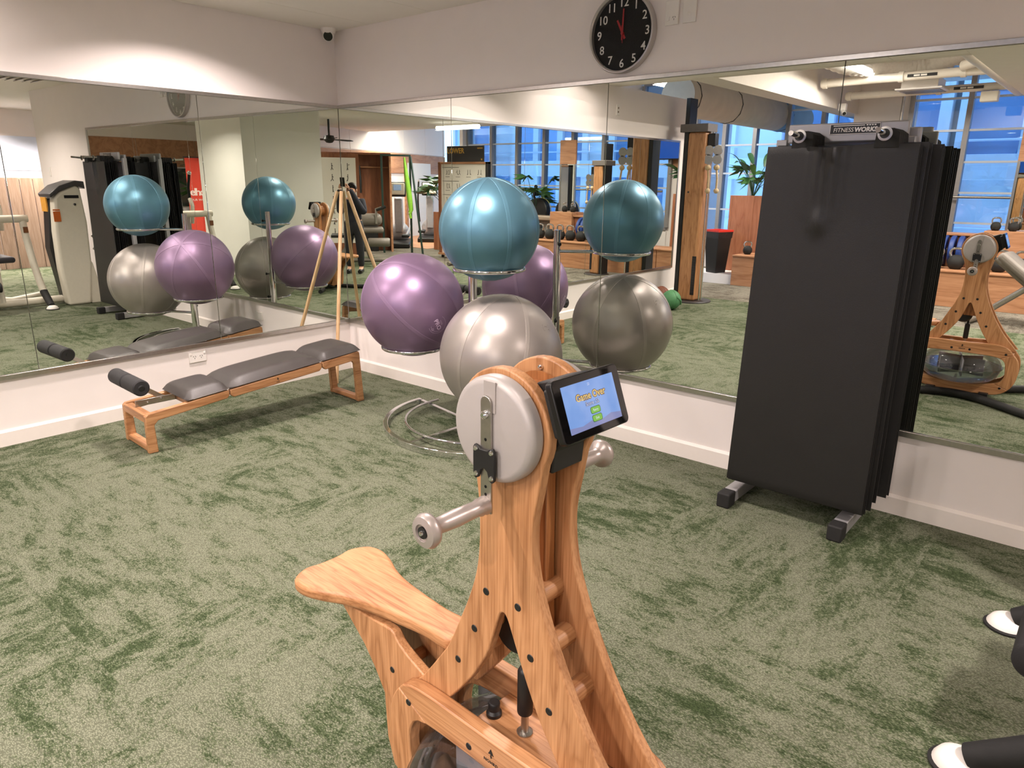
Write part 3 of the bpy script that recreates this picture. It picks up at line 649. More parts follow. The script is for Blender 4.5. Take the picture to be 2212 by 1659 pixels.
toc = (CAM - B_SIL).normalized(); side = Vector((0, 0, 1)).cross(toc).normalized(); upv = toc.cross(side); pd = toc * 0.55 + side * 0.68 + upv * 0.42
def bar(a, b, c, d): return ([(a, b, 0), (c, b, 0), (c, d, 0), (a, d, 0)], [(0, 1, 2, 3)])
for q in [(-0.028, 0.018, 0.028, 0.0192), (-0.028, -0.018, 0.028, -0.0168), (-0.028, -0.018, -0.0268, 0.018), (0.0268, -0.018, 0.028, 0.018), (-0.012, 0.009, 0.012, 0.011), (-0.016, 0.004, 0.016, 0.0055), (0.012, -0.012, 0.02, -0.008)]:
    on_ball(ts, B_SIL, 0.352, pd, '', 0, R(-12), M_SPR, 'printed_line', bar(*q))
def holder(C0, rad, rr, name_ring):
    z = C0.z - math.sqrt(rad ** 2 - rr ** 2) - 0.006
    c = Vector((C0.x - 1.869, C0.y + 0.445, z)); n = 44
    rg = MB().tube([(c.x + (rr + 0.006) * math.cos(2 * math.pi * i / n), c.y + (rr + 0.006) * math.sin(2 * math.pi * i / n), c.z) for i in range(n)], 0.0125, 12, closed=True).build('ball_ring', M_CHROME, sd)
    dr = Vector((c.x, c.y, 0)); ln = dr.length; dr.normalize()
    MB().tube([(dr.x * 0.02, dr.y * 0.02, z), (dr.x * max(0.03, ln - rr - 0.004), dr.y * max(0.03, ln - rr - 0.004), z)], 0.0115, 10).build('ring_arm', M_CHROME, sd)
holder(B_BLUE, 0.277, 0.186, ''); holder(B_PUR, 0.331, 0.195, ''); holder(B_SIL, 0.352, 0.205, '')
# ------------------------------------------------------------------ wooden hand-crank water trainer (foreground)
gr = thing('hand_crank_trainer', 'oak hand-crank water trainer with grey discs, saddle and tablet in the foreground', 'exercise machine', (4.0, -2.647, 0), R(-2.35))
WO, WI = 0.070, 0.046
head = arc(0.106, 1.112, 0.114, 208, -28, 26)
left_ = [(0.035, 0.997), (0.043, 0.93), (0.043, 0.85), (0.033, 0.78), (0.010, 0.71), (-0.016, 0.650), (-0.050, 0.575), (-0.078, 0.530), (-0.150, 0.432), (-0.200, 0.385)]
right_ = [(0.196, 1.00), (0.184, 0.93), (0.187, 0.86), (0.200, 0.80), (0.228, 0.725), (0.262, 0.655), (0.292, 0.600), (0.334, 0.535), (0.368, 0.490), (0.424, 0.425), (0.452, 0.39)]
archp = [(0.292, 0.39), (0.262, 0.440), (0.212, 0.516), (0.172, 0.594), (0.138, 0.672), (0.122, 0.708), (0.112, 0.719), (0.101, 0.712), (0.092, 0.686), (0.078, 0.640), (0.058, 0.587), (0.013, 0.512), (-0.048, 0.432), (-0.085, 0.385)]
sm = lambda pts: [(v.x, v.y) for v in smooth_loop([(p[0], p[1], 0) for p in pts], 4, closed=False)]
outline = sm(left_)[::-1] + head + sm(right_) + sm(archp)
for s in (-1, 1):
    a, b = sorted((s * WO, s * WI))
    MB().prism(outline, a, b, 'xz').build('side_panel', M_OAKZ, gr, bevel=0.006, seg=3, ang=30)
CAPS = [(0.063, 0.748), (0.150, 0.750), (0.028, 0.645), (0.185, 0.652), (-0.024, 0.543), (0.235, 0.556)]
for (u, z) in CAPS:
    MB().cyl((u, -WI - 0.002, z), (u, WI + 0.002, z), 0.0235, n=26).build('rung', M_OAKY, gr)
    for s in (-1, 1):
        MB().lathe([(0.0, 0.0015), (0.004, 0.001), (0.0075, 0.0012), (0.0085, 0.0)], 18, Matrix.Rotation(R(90 if s < 0 else -90), 4, 'X'), (u, s * (WO + 0.0003), z)).build('bolt_cap', M_BLACK, gr)
# inner drive: hub block, belt guard and black wheel cover seen through the arch
MB().lathe([(0.0, -0.040), (0.088, -0.040), (0.088, -0.036), (0.070, -0.036), (0.070, 0.036), (0.088, 0.036), (0.088, 0.040), (0.0, 0.040)], 40, Matrix.Rotation(R(90), 4, 'X'), (0.106, 0, 1.112)).build('inner_wheel', M_OAKD, gr)
MB().prism([(0.075, 0.62), (0.16, 0.62), (0.152, 0.80), (0.150, 1.04), (0.07, 1.04), (0.066, 0.80)], 0.008, 0.040, 'xz').build('belt_guard', M_OAKD, gr, bevel=0.004)
MB().lathe([(0.0, -0.02), (0.05, -0.02), (0.062, 0.0), (0.05, 0.02), (0.0, 0.02)], 30, Matrix.Rotation(R(90), 4, 'X'), (0.075, 0.018, 0.625)).build('wheel_cover', M_BLACK, gr)
# drive rod
MB().cyl((0.112, 0, 0.375), (0.112, 0, 0.455), 0.0085, n=18).build('drive_shaft', M_STEEL, gr)
MB().lathe([(0.0, 0.44), (0.0165, 0.44), (0.0175, 0.445), (0.0175, 0.545), (0.014, 0.552), (0.009, 0.555), (0.0075, 0.56), (0.0075, 0.70), (0.0, 0.70)], 22, None, (0.112, 0, 0)).build('drive_sleeve', M_BLACK, gr)
MB().lathe([(0.010, 0.0), (0.017, 0.0), (0.018, 0.004), (0.012, 0.006)], 24, None, (0.112, 0, 0.386)).build('shaft_collar', M_STEEL, gr)
MB().lathe([(0.0, 0.034), (0.012, 0.034), (0.014, 0.031), (0.013, 0.014), (0.018, 0.008), (0.018, 0.0), (0.0, 0.0)], 26, None, (0.024, -0.006, 0.386)).build('filler_plug', M_BLACK, gr)
# tank ring: four oak segments on each side
OUT = [(-0.132, 0.428), (0.12, 0.431), (0.360, 0.431), (0.438, 0.371), (0.478, 0.306), (0.480, 0.192), (0.441, 0.106), (0.360, 0.060), (0.20, 0.052), (0.053, 0.049), (-0.112, 0.069), (-0.190, 0.112), (-0.232, 0.200), (-0.234, 0.31), (-0.200, 0.390)]
INN = [(-0.132, 0.337), (-0.056, 0.351), (0.12, 0.350), (0.314, 0.345), (0.385, 0.318), (0.402, 0.25), (0.399, 0.186), (0.348, 0.143), (0.20, 0.122), (0.043, 0.115), (-0.125, 0.155), (-0.158, 0.218), (-0.160, 0.285)]
cu, cz = 0.122, 0.24
def polar(loop, n):
    P2 = [(v.x, v.y) for v in smooth_loop([(p[0], p[1], 0) for p in loop], 8)]
    an = sorted([(math.atan2(p[1] - cz, p[0] - cu) % (2 * math.pi), p) for p in P2])
    res = []
    for i in range(n):
        t = 2 * math.pi * i / n
        hi = next((q for q in an if q[0] >= t), (an[0][0] + 2 * math.pi, an[0][1])); lo = next((q for q in reversed(an) if q[0] < t), (an[-1][0] - 2 * math.pi, an[-1][1]))
        k_ = (t - lo[0]) / max(1e-6, hi[0] - lo[0]); res.append((lo[1][0] + (hi[1][0] - lo[1][0]) * k_, lo[1][1] + (hi[1][1] - lo[1][1]) * k_))
    return res
NP = 96; PO, PI_ = polar(OUT, NP), polar(INN, NP)
TO, TI = 0.106, 0.071
cuts = [6, 41, 54, 90]            # joints between the segments
for s in (-1, 1):
    for c in range(4):
        i0, i1 = cuts[c], cuts[(c + 1) % 4]
        if i1 <= i0: i1 += NP
        vs = []; fs = []; n = i1 - i0 + 1
        for i in range(i0, i1 + 1):
            o_, q_ = PO[i % NP], PI_[i % NP]
            vs += [(o_[0], s * TO, o_[1]), (q_[0], s * TO, q_[1]), (q_[0], s * TI, q_[1]), (o_[0], s * TI, o_[1])]
        for i in range(n - 1):
            for j in range(4): fs.append((i * 4 + j, i * 4 + (j + 1) % 4, i * 4 + 4 + (j + 1) % 4, i * 4 + 4 + j))
        fs += [(0, 1, 2, 3), tuple((n - 1) * 4 + j for j in (3, 2, 1, 0))]
        MB().add(vs, fs).build('tank_rail', M_OAKX if c in (0, 2) else M_OAKZ, gr, bevel=0.004, ang=30)
    for (u, z) in [(-0.159, 0.374), (0.391, 0.371), (-0.155, 0.121), (0.391, 0.116), (0.045, 0.378), (0.162, 0.378)]:
        MB().lathe([(0.0, 0.0015), (0.004, 0.001), (0.0075, 0.0012), (0.0085, 0.0)], 18, Matrix.Rotation(R(90 if s < 0 else -90), 4, 'X'), (u, s * (TO + 0.0003), z)).build('bolt_cap', M_BLACK, gr)
    ox = (s, 0, 0) if s < 0 else (-1, 0, 0)
    ux = (1, 0, 0) if s < 0 else (-1, 0, 0)
    tree_mark((0.112, s * (TO + 0.0004), 0.394), ux, (0, 0, 1), 0.019, M_BRAND, gr, 'brand_mark')
    letter('NOHRD', 0.0105, frame((0.112, s * (TO + 0.0008), 0.379), ux, (0, 0, 1)), M_BRAND, gr, bold=0.0004, space=1.15)
MB().bb((0.000, -TI, 0.372), (0.40, TI, 0.386)).build('deck_board', M_OAKX, gr, bevel=0.003)
MB().bb((0.41, -TI, 0.14), (0.435, TI, 0.36)).build('end_block', M_OAKZ, gr, bevel=0.004)
MB().bb((-0.20, -TI, 0.16), (-0.178, TI, 0.36)).build('end_block', M_OAKZ, gr, bevel=0.004)
# water tank
M_TANK = glass('clear_polycarbonate', (0.93, 0.93, 0.94), 0.06, 0.02, 0.32)
tk = MB().lathe([(0.0, 0.118), (0.12, 0.120), (0.200, 0.135), (0.245, 0.170), (0.264, 0.215), (0.268, 0.240), (0.264, 0.265), (0.245, 0.305), (0.200, 0.340), (0.12, 0.358), (0.0, 0.360)], 56, None, (0.112, 0, 0)).build('water_tank', M_TANK, gr, ang=60)
MB().lathe([(0.262, 0.236), (0.274, 0.236), (0.274, 0.244), (0.262, 0.244)], 56, None, (0.112, 0, 0)).build('tank_seam', glass('seam_clear', (0.7, 0.7, 0.72), 0.2), tk)
MB().lathe([(0.0, 0.122), (0.196, 0.139), (0.240, 0.172), (0.258, 0.212), (0.0, 0.214)], 48, None, (0.112, 0, 0)).build('water', glass('tank_water', (0.82, 0.85, 0.87), 0.10, 0.0, 0.3), tk)
for i in range(3):
    a = R(60 * i + 20); MB().box((0.112, 0, 0.24), (0.34, 0.012, 0.13), a).build('paddle', mat('smoke_grey', (118, 116, 120), 0.4), tk, bevel=0.01)
# saddle on curved oak struts
SAD = [(-0.640, -0.075), (-0.612, -0.122), (-0.560, -0.132), (-0.500, -0.116), (-0.440, -0.090), (-0.370, -0.070), (-0.28, -0.056), (-0.18, -0.045), (-0.08, -0.041), (-0.08, 0.041), (-0.18, 0.045), (-0.28, 0.056), (-0.370, 0.070), (-0.440, 0.090), (-0.500, 0.116), (-0.560, 0.132), (-0.612, 0.122), (-0.640, 0.075), (-0.634, 0.035), (-0.632, 0.0), (-0.634, -0.035)]
sadp = [(v.x, v.y) for v in smooth_loop([(p[0], p[1], 0) for p in SAD], 4)]
SB = MB().prism(sadp, 0.0, 0.036, 'xy'); SB.v = [(x, y, z + 0.487 + (x + 0.64) * 0.05) for x, y, z in SB.v]
SB.build('saddle', M_OAKX, gr, bevel=0.012, seg=4, ang=30)
POST = [(-0.490, 0.478), (-0.300, 0.492), (-0.270, 0.478), (-0.235, 0.458), (-0.190, 0.440), (-0.150, 0.425), (-0.200, 0.385), (-0.236, 0.31), (-0.234, 0.20), (-0.19, 0.11), (-0.11, 0.07), (-0.22, 0.06), (-0.285, 0.085), (-0.308, 0.160), (-0.314, 0.290), (-0.350, 0.345), (-0.392, 0.395)]
POSTS = sm([(-0.300, 0.492), (-0.268, 0.490), (-0.250, 0.470), (-0.220, 0.452), (-0.185, 0.438), (-0.150, 0.425)]) + POST[6:] + [POST[0]]
for s in (-1, 1):
    a, b = sorted((s * 0.062, s * 0.036))
    MB().prism(POSTS, a, b, 'xz').build('saddle_strut', M_OAKZ, gr, bevel=0.004, seg=2, ang=30)
    for (u, z) in [(-0.275, 0.378)]:
        MB().lathe([(0.0, 0.0015), (0.004, 0.001), (0.0075, 0.0012), (0.0085, 0.0)], 18, Matrix.Rotation(R(90 if s < 0 else -90), 4, 'X'), (u, s * 0.0623, z)).build('bolt_cap', M_BLACK, gr)
MB().cyl((-0.275, -0.04, 0.378), (-0.275, 0.04, 0.378), 0.016).build('rung', M_OAKY, gr)
# grey crank discs
M_DISC = mat('disc_grey', (172, 165, 162), 0.42, 0.2, var=0.015, bump=0.06, bscale=700)
for s in (-1, 1):
    Rx = Matrix.Rotation(R(90 if s < 0 else -90), 4, 'X')
    dc = MB().lathe([(0.0, 0.0), (0.099, 0.0), (0.102, 0.003), (0.102, 0.018), (0.1005, 0.023), (0.097, 0.027), (0.0915, 0.0305), (0.087, 0.032), (0.0, 0.033)], 64, Rx, (0.108, s * (WO + 0.002), 1.114)).build('crank_disc', M_DISC, gr, ang=25)
    y_ = s * (WO + 0.0362)
    MB().bb((0.0935, min(y_, y_ - s * 0.003), 1.150), (0.1225, max(y_, y_ - s * 0.003), 1.208)).build('arm_channel', mat('disc_recess', (166, 158, 154), 0.5, 0.1, var=0.01), dc)
    am = MB().prism([(0.089 - 0.0, 0.952), (0.117, 0.952)] + arc(0.103, 1.168, 0.013, 0, 180, 12), y_, y_ + s * 0.005, 'xz').build('crank_arm', M_STEEL, gr, bevel=0.001)
    MB().lathe([(0.0, 0.009), (0.004, 0.009), (0.0075, 0.006), (0.0085, 0.0)], 18, Rx, (0.103, y_ + s * 0.005, 1.146)).build('pivot_bolt', M_CHROME, am)
    for i in range(8):
        z = 1.098 - i * 0.0155
        if 1.02 < z < 1.085: continue
        MB().lathe([(0.0, 0.0003), (0.0032, 0.0003)], 12, Rx, (0.103, y_ + s * 0.005, z)).build('adjuster_hole', M_BLACK, am)
    pl = [(0.076, 1.024), (0.082, 1.018), (0.089, 1.022), (0.094, 1.038), (0.103, 1.044), (0.112, 1.038), (0.117, 1.022), (0.124, 1.018), (0.130, 1.024), (0.130, 1.080), (0.126, 1.086), (0.118, 1.084), (0.112, 1.079), (0.094, 1.079), (0.088, 1.084), (0.080, 1.086), (0.076, 1.080)]
    bk = MB().prism(pl, y_ + s * 0.005, y_ + s * 0.011, 'xz').build('clamp_plate', M_BLACK, gr, bevel=0.001)
    for (u, z) in [(0.083, 1.078), (0.123, 1.078), (0.083, 1.028), (0.123, 1.028)]:
        MB().lathe([(0.0, 0.003), (0.004, 0.0025), (0.0052, 0.0)], 14, Rx, (u, y_ + s * 0.011, z)).build('screw', M_CHROME, bk)
    MB().lathe([(0.0, 0.0), (0.0175, 0.0), (0.0185, 0.004), (0.016, 0.010), (0.0175, 0.016), (0.0150, 0.026), (0.0158, 0.05), (0.0168, 0.075), (0.0155, 0.105), (0.0148, 0.122), (0.020, 0.130), (0.030, 0.136), (0.0325, 0.145), (0.028, 0.154), (0.016, 0.157), (0.015, 0.153), (0.0, 0.153)], 36, Rx, (0.103, y_ + s * 0.005, 0.968)).build('crank_handle', mat('frosted_grip', (186, 175, 170), 0.36, 0.6, var=0.02), gr, ang=45)
    MB().lathe([(0.0, 0.004), (0.011, 0.003), (0.0115, 0.0)], 20, Rx, (0.103, y_ + s * 0.158, 0.968)).build('grip_cap', M_BLACK, gr)
    MB().lathe([(0.0, 0.005), (0.004, 0.004), (0.005, 0.0)], 14, Rx, (0.103, y_ + s * 0.161, 0.968)).build('grip_bolt', M_CHROME, gr)
MB().lathe([(0.0, 0.006), (0.005, 0.004), (0.0055, 0.0)], 14, Matrix.Rotation(R(90), 4, 'X'), (0.10, WI - 0.001, 1.206)).build('head_bolt', M_CHROME, gr)
# tablet
UT, ZT, UB, ZB = 0.241, 1.231, 0.279, 1.126
dn = Vector((UB - UT, 0, ZB - ZT)).normalized(); nrm = Vector((-dn.z, 0, dn.x)); ct = Vector(((UT + UB) / 2, -0.0035, (ZT + ZB) / 2)); Hh = (Vector((UB, 0, ZB)) - Vector((UT, 0, ZT))).length
Mt = frame(ct, (0, 1, 0), -dn)                      # x across, y up the face, z outwards
def rrect(w_, h_, r_, n=6):
    pts = []
    for cx, cy, a in [(w_ / 2 - r_, h_ / 2 - r_, 0), (-w_ / 2 + r_, h_ / 2 - r_, 90), (-w_ / 2 + r_, -h_ / 2 + r_, 180), (w_ / 2 - r_, -h_ / 2 + r_, 270)]: pts += arc(cx, cy, r_, a, a + 90, n)
    return pts
def tabpart(poly, z0, z1, name, m, parent, bevel=0.0, dx=0, dy=0):
    b = MB().prism([(p[0] + dx, p[1] + dy) for p in poly], z0, z1, 'xy'); b.v = [tuple(Mt @ Vector(v)) for v in b.v]; return b.build(name, m, parent, bevel=bevel)
TW = 0.190
tb_ = tabpart(rrect(TW, Hh, 0.010), -0.014, 0.0, 'tablet', mat('tablet_black', (16, 15, 16), 0.3, var=0.03), gr, 0.002)
tabpart(rrect(TW - 0.004, Hh - 0.004, 0.009), 0.0, 0.0008, 'tablet_glass', mat('tablet_bezel', (10, 10, 11), 0.04, var=0.0), tb_)
def screen_mat():
    m = bpy.data.materials.new('game_screen'); m.use_nodes = True; nt = m.node_tree; b = nt.nodes['Principled BSDF']; L = nt.links.new
    tc = nd(nt, 'ShaderNodeTexCoord'); nz = nd(nt, 'ShaderNodeTexNoise'); nz.inputs['Scale'].default_value = 18; L(tc.outputs['Object'], nz.inputs['Vector'])
    rp = nd(nt, 'ShaderNodeValToRGB'); rp.color_ramp.elements[0].position = 0.3; rp.color_ramp.elements[0].color = (0.20, 0.36, 0.78, 1); rp.color_ramp.elements[1].position = 0.7; rp.color_ramp.elements[1].color = (0.28, 0.45, 0.86, 1)
    L(nz.outputs['Fac'], rp.inputs[0]); b.inputs['Base Color'].default_value = (0.01, 0.01, 0.01, 1); b.inputs['Roughness'].default_value = 0.05; L(rp.outputs[0], b.inputs['Emission Color']); b.inputs['Emission Strength'].default_value = 0.85
    return m
SW, SH = 0.149, 0.083
sc_ = tabpart(rrect(SW, SH, 0.001), 0.0008, 0.0012, 'screen', screen_mat(), tb_, dy=0.0)
def lit(name, rgb, s): return mat(name, (8, 8, 8), 0.05, var=0, emit=rgb, estr=s)
def stext(s, size, x, y, m, z, **kw):
    vs, fs = text_data(s, size, **kw); return MB().add([(v[0] + x, v[1] + y, z) for v in vs], fs, Mt).build('screen_text', m, sc_)
stext('Game Over', 0.0175, 0.0, 0.0145, lit('scr_brown', (110, 66, 34), 0.7), 0.0014, bold=0.0014)
stext('Game Over', 0.0175, 0.0, 0.0145, lit('scr_gold', (240, 206, 128), 0.85), 0.0016, bold=0.0003)
stext('Score : 22', 0.0095, 0.0, 0.0005, lit('scr_navy', (60, 60, 120), 0.7), 0.0014, bold=0.0007)
stext('Score : 22', 0.0095, 0.0, 0.0005, lit('scr_white', (235, 238, 255), 0.85), 0.0016)
stext('22', 0.006, 0.0, 0.034, lit('scr_white', (235, 238, 255), 0.85), 0.0016)
for y, s in [(-0.013, 'Retry'), (-0.0275, 'Exit')]:
    tabpart(rrect(0.0285, 0.0125, 0.004), 0.0012, 0.0014, 'button_edge', lit('scr_dgreen', (52, 110, 60), 0.7), sc_, dy=y, dx=0.004)
    tabpart(rrect(0.026, 0.0105, 0.0035), 0.0014, 0.0016, 'button', lit('scr_green', (132, 196, 74), 0.8), sc_, dy=y, dx=0.004)
    stext(s, 0.0065, 0.004, y, lit('scr_white', (235, 238, 255), 0.85), 0.0018)
hl = [(-SW / 2, -SH / 2), (SW / 2, -SH / 2), (SW / 2, -SH / 2 + 0.010), (0.045, -SH / 2 + 0.014), (0.02, -SH / 2 + 0.009), (-0.01, -SH / 2 + 0.013), (-0.04, -SH / 2 + 0.008), (-SW / 2, -SH / 2 + 0.011)]
tabpart(hl, 0.0012, 0.0013, 'screen_hills', lit('scr_hills', (150, 156, 206), 0.75), sc_)
# tablet housing and neck
tabpart(rrect(0.165, 0.088, 0.006), -0.032, -0.013, 'tablet_housing', M_BLACK, gr, 0.003)
MB().prism([(0.228, 1.218), (0.215, 1.222), (0.165, 1.205), (0.165, 1.08), (0.20, 1.07), (0.256, 1.13)], -0.045, 0.045, 'xz').build('tablet_neck', M_BLACK, gr, bevel=0.004)
MB().prism([(0.150, 1.09), (0.212, 1.09), (0.208, 1.040), (0.150, 1.045)], -0.045, 0.045, 'xz').build('tablet_bracket', M_BLACK, gr, bevel=0.003)
# bowed black floor tubes
for s in (-1, 1):
    pts = smooth_loop([(-0.40, s * 0.40, 0.030), (-0.20, s * 0.22, 0.032), (0.02, s * 0.125, 0.034), (0.20, s * 0.135, 0.034), (0.38, s * 0.25, 0.032), (0.60, s * 0.43, 0.030)], 6, closed=False)
    MB().tube(pts, 0.029, 14).build('floor_tube', M_RUBBER, gr)
for u in (-0.05, 0.30): MB().bb((u - 0.03, -0.15, 0.045), (u + 0.03, 0.15, 0.07)).build('foot_bracket', M_BLACK, gr, bevel=0.003)

# ------------------------------------------------------------------ mat rack
rk = thing('mat_rack', 'grey steel mat rack with a FITNESSWORKS sign plate against the mirror', 'rack', (0, 0, 0))
M_RACK = mat('rack_grey_paint', (166, 164, 166), 0.35, 0.35, var=0.03)
for x in (3.625, 4.155):
    MB().bb((x - 0.030, -0.44, 0.012), (x + 0.030, -0.03, 0.072)).build('floor_foot', M_RACK, rk, bevel=0.004)
    MB().bb((x - 0.033, -0.505, 0.0), (x + 0.033, -0.425, 0.076)).build('rubber_end', M_RUBBER, rk, bevel=0.008, seg=3)
    MB().bb((x - 0.024, -0.222, 0.07), (x + 0.024, -0.182, 1.75)).build('upright', M_RACK, rk, bevel=0.003)
MB().bb((3.66, -0.245, 1.732), (4.155, -0.222, 1.812)).build('top_beam', M_RACK, rk, bevel=0.006)
MB().bb((3.66, -0.182, 1.718), (4.19, -0.160, 1.788)).build('rear_beam', M_RACK, rk, bevel=0.006)
SX0, SX1, SZ0, SZ1 = 3.842, 4.046, 1.764, 1.806
sg = MB().bb((SX0, -0.2485, SZ0), (SX1, -0.245, SZ1)).build('sign_plate', mat('sign_black', (20, 19, 20), 0.4), rk)
M_SGP = mat('sign_silver', (214, 208, 200), 0.35, 0.4, var=0.01)
for q in [(SX0, SZ0, SX1, SZ0 + 0.002), (SX0, SZ1 - 0.002, SX1, SZ1), (SX0, SZ0, SX0 + 0.002, SZ1), (SX1 - 0.002, SZ0, SX1, SZ1), (SX0 + 0.014, SZ1 - 0.009, SX0 + 0.142, SZ1 - 0.006)] + [(SX0 + 0.148 + 0.0105 * i, SZ1 - 0.009, SX0 + 0.155 + 0.0105 * i, SZ1 - 0.005) for i in range(4)]:
    MB().bb((q[0], -0.2492, q[1]), (q[2], -0.2485, q[3])).build('sign_line', M_SGP, sg)
letter('FITNESS', 0.0250, frame((SX0 + 0.056, -0.2494, SZ0 + 0.0165), (1, 0, 0), (0, 0, 1)), M_SGP, sg, shear=0.12, space=0.95)
letter('WORKS', 0.0250, frame((SX0 + 0.147, -0.2494, SZ0 + 0.0165), (1, 0, 0), (0, 0, 1)), M_SGP, sg, shear=0.10, bold=0.0011, space=1.02)
for x in (3.785, 4.118):
    MB().tube([(x, -0.245, 1.745), (x, -0.36, 1.745), (x, -0.445, 1.749), (x, -0.555, 1.757)], 0.0105, 14).build('peg', M_CHROME, rk)
    MB().tube([(x, -0.165, 1.745), (x, -0.06, 1.75)], 0.0105, 14).build('peg', M_CHROME, rk)
    MB().lathe([(0.0115, 0.0), (0.027, 0.0), (0.0275, 0.006), (0.018, 0.007), (0.0115, 0.007)], 28, Matrix.Rotation(R(90), 4, 'X'), (x, -0.447, 1.749)).build('peg_collar', M_STEEL, rk)
    MB().lathe([(0.0115, 0.0), (0.0185, 0.0), (0.0185, 0.002), (0.0115, 0.002)], 24, Matrix.Rotation(R(90), 4, 'X'), (x, -0.4545, 1.749)).build('collar_washer', M_BLACK, rk)
M_MATB = mat('black_vinyl', (25, 23, 23), 0.45, var=0.07, scale=9, bump=0.22, bscale=260)
def exercise_mat(y, dx, dz, sway, front=False):
    x0, x1, z0, z1 = 3.600 + dx, 4.238 + dx, 0.130 + dz, 1.712 + dz
    nx, nz = (60, 90) if front else (8, 14); th = 0.0115; vs = []; fs = []
    for lay in (0, 1):
        for i in range(nx + 1):
            for j in range(nz + 1):
                a, b = i / nx, j / nz
                x = x0 + (x1 - x0) * a + 0.036 * b * (1 - a); z = z0 + (z1 - z0) * b
                yy = y + (lay - 1) * 0 + sway * (1 - b) * 0.02
                sagz = -0.010 * math.exp(-((a - 0.45) / 0.12) ** 2) * b ** 6
                if front:      # slack folds hanging between the two pegs
                    e = math.exp(-((a - 0.43) / 0.10) ** 2) * max(0, (b - 0.80) / 0.20) ** 0.8
                    yy += -0.018 * e + 0.007 * e * math.sin((a - 0.45) * 100)
                    yy += -0.014 * math.exp(-((a - 0.43) / 0.06) ** 2) * math.exp(-((b - 0.80) / 0.03) ** 2)
                    yy += 0.002 * math.sin(a * 5 + b * 4)
                ed = min(a, 1 - a, b * 2.4, (1 - b) * 2.4)
                pinch = 0.0045 * max(0, 1 - ed / 0.03)
                vs.append((x, yy - th / 2 + pinch if lay else yy + th / 2 - pinch, z + sagz))
    n1 = (nx + 1) * (nz + 1)
    for i in range(nx):
        for j in range(nz):
            q = i * (nz + 1) + j; fs += [(n1 + q, n1 + q + 1, n1 + q + nz + 2, n1 + q + nz + 1), (q, q + nz + 1, q + nz + 2, q + 1)]
    rim = [j for j in range(nz + 1)] + [i * (nz + 1) + nz for i in range(1, nx + 1)] + [nx * (nz + 1) + j for j in range(nz - 1, -1, -1)] + [i * (nz + 1) for i in range(nx - 1, 0, -1)]
    for k_ in range(len(rim)):
        a, b = rim[k_], rim[(k_ + 1) % len(rim)]; fs.append((a, b, n1 + b, n1 + a))
    t = thing('exercise_mat', 'black vinyl exercise mat hanging behind the front mat on the rack', 'mat', group='exercise mats hanging on the rack')
    MB().add(vs, fs).build('mat_body', M_MATB, t, ang=50)
    for x in (3.785, 4.118):
        MB().prism([(x - 0.047, z1 - 0.015), (x + 0.047, z1 - 0.015), (x + 0.043, 1.756), (x + 0.02, 1.772), (x - 0.02, 1.772), (x - 0.043, 1.756)], y - 0.0055, y + 0.0055, 'xz').build('hanging_loop', M_RUBBER, t, bevel=0.002)
    return t
rg_ = random.Random(4)
fm = exercise_mat(-0.402, 0, 0, -1, True); fm['label'] = 'front black vinyl exercise mat of the stack, slack at its top edge'
ORD = ['second', 'third', 'fourth', 'fifth', 'sixth', 'seventh', 'eighth', 'ninth', 'tenth']
for i in range(9):
    q = exercise_mat(-0.388 + i * 0.0152, rg_.uniform(-0.004, 0.022), rg_.uniform(-0.012, 0.012), -1 + 0.12 * i); q['label'] = 'black vinyl exercise mat on the rack, %s from the front' % ORD[i]
for i in range(5):
    q = exercise_mat(-0.138 + i * 0.0152, 0.022 + rg_.uniform(-0.006, 0.014), rg_.uniform(-0.012, 0.012), 0); q['label'] = 'black vinyl exercise mat on the mirror side of the rack, %s from the mirror' % (['fifth', 'fourth', 'third', 'second', 'nearest'][i])
# ------------------------------------------------------------------ cream strength machine right of the mat rack
wm = thing('leg_machine', 'cream leg machine with a tall weight tower and dark pads right of the mat rack', 'exercise machine', (0, 0, 0))
TP = [(-0.62, 0.0), (-0.30, 0.0), (-0.22, 0.5), (-0.20, 1.0), (-0.235, 1.42), (-0.30, 1.45), (-0.52, 1.36), (-0.60, 1.30), (-0.645, 0.9), (-0.655, 0.45)]
MB().prism([((a + 0.42) * 0.82 - 0.36, b) for a, b in TP], 4.98, 5.16, 'yz').build('weight_tower', M_CREAM, wm, bevel=0.03, seg=4)
MB().prism([(-0.50, 0.02), (-0.20, 0.02), (-0.18, 0.9), (-0.19, 1.38), (-0.52, 1.28), (-0.58, 0.7)], 5.16, 5.34, 'yz').build('weight_stack_bay', mat('stack_black', (30, 29, 31), 0.4), wm, bevel=0.01)
MB().prism([(-0.16, 1.40), (-0.165, 1.49), (-0.26, 1.50), (-0.44, 1.44), (-0.56, 1.34), (-0.55, 1.30), (-0.44, 1.39), (-0.26, 1.44)], 4.96, 5.36, 'yz').build('tower_cap', mat('cap_grey', (74, 72, 74), 0.4), wm, bevel=0.008)
MB().bb((5.17, -0.545, 1.13), (5.345, -0.53, 1.30)).build('warning_label', mat('label_amber', (226, 160, 60), 0.5), wm)
MB().bb((4.972, -0.545, 1.02), (4.98, -0.47, 1.14)).build('orange_label', mat('label_orange', (206, 104, 40), 0.5), wm)
MB().bb((4.972, -0.545, 1.15), (4.98, -0.47, 1.165)).build('orange_label', mat('label_orange', (206, 104, 40), 0.5), wm)
MB().box((4.979, -0.32, 1.31), (0.004, 0.16, 0.035)).build('grip_slot', M_BLACK, wm)
MB().lathe([(0.0, 0.02), (0.014, 0.018), (0.016, 0.0)], 16, Matrix.Rotation(R(-90), 4, 'Y'), (4.98, -0.30, 1.22)).build('tower_bolt', M_CHROME, wm)
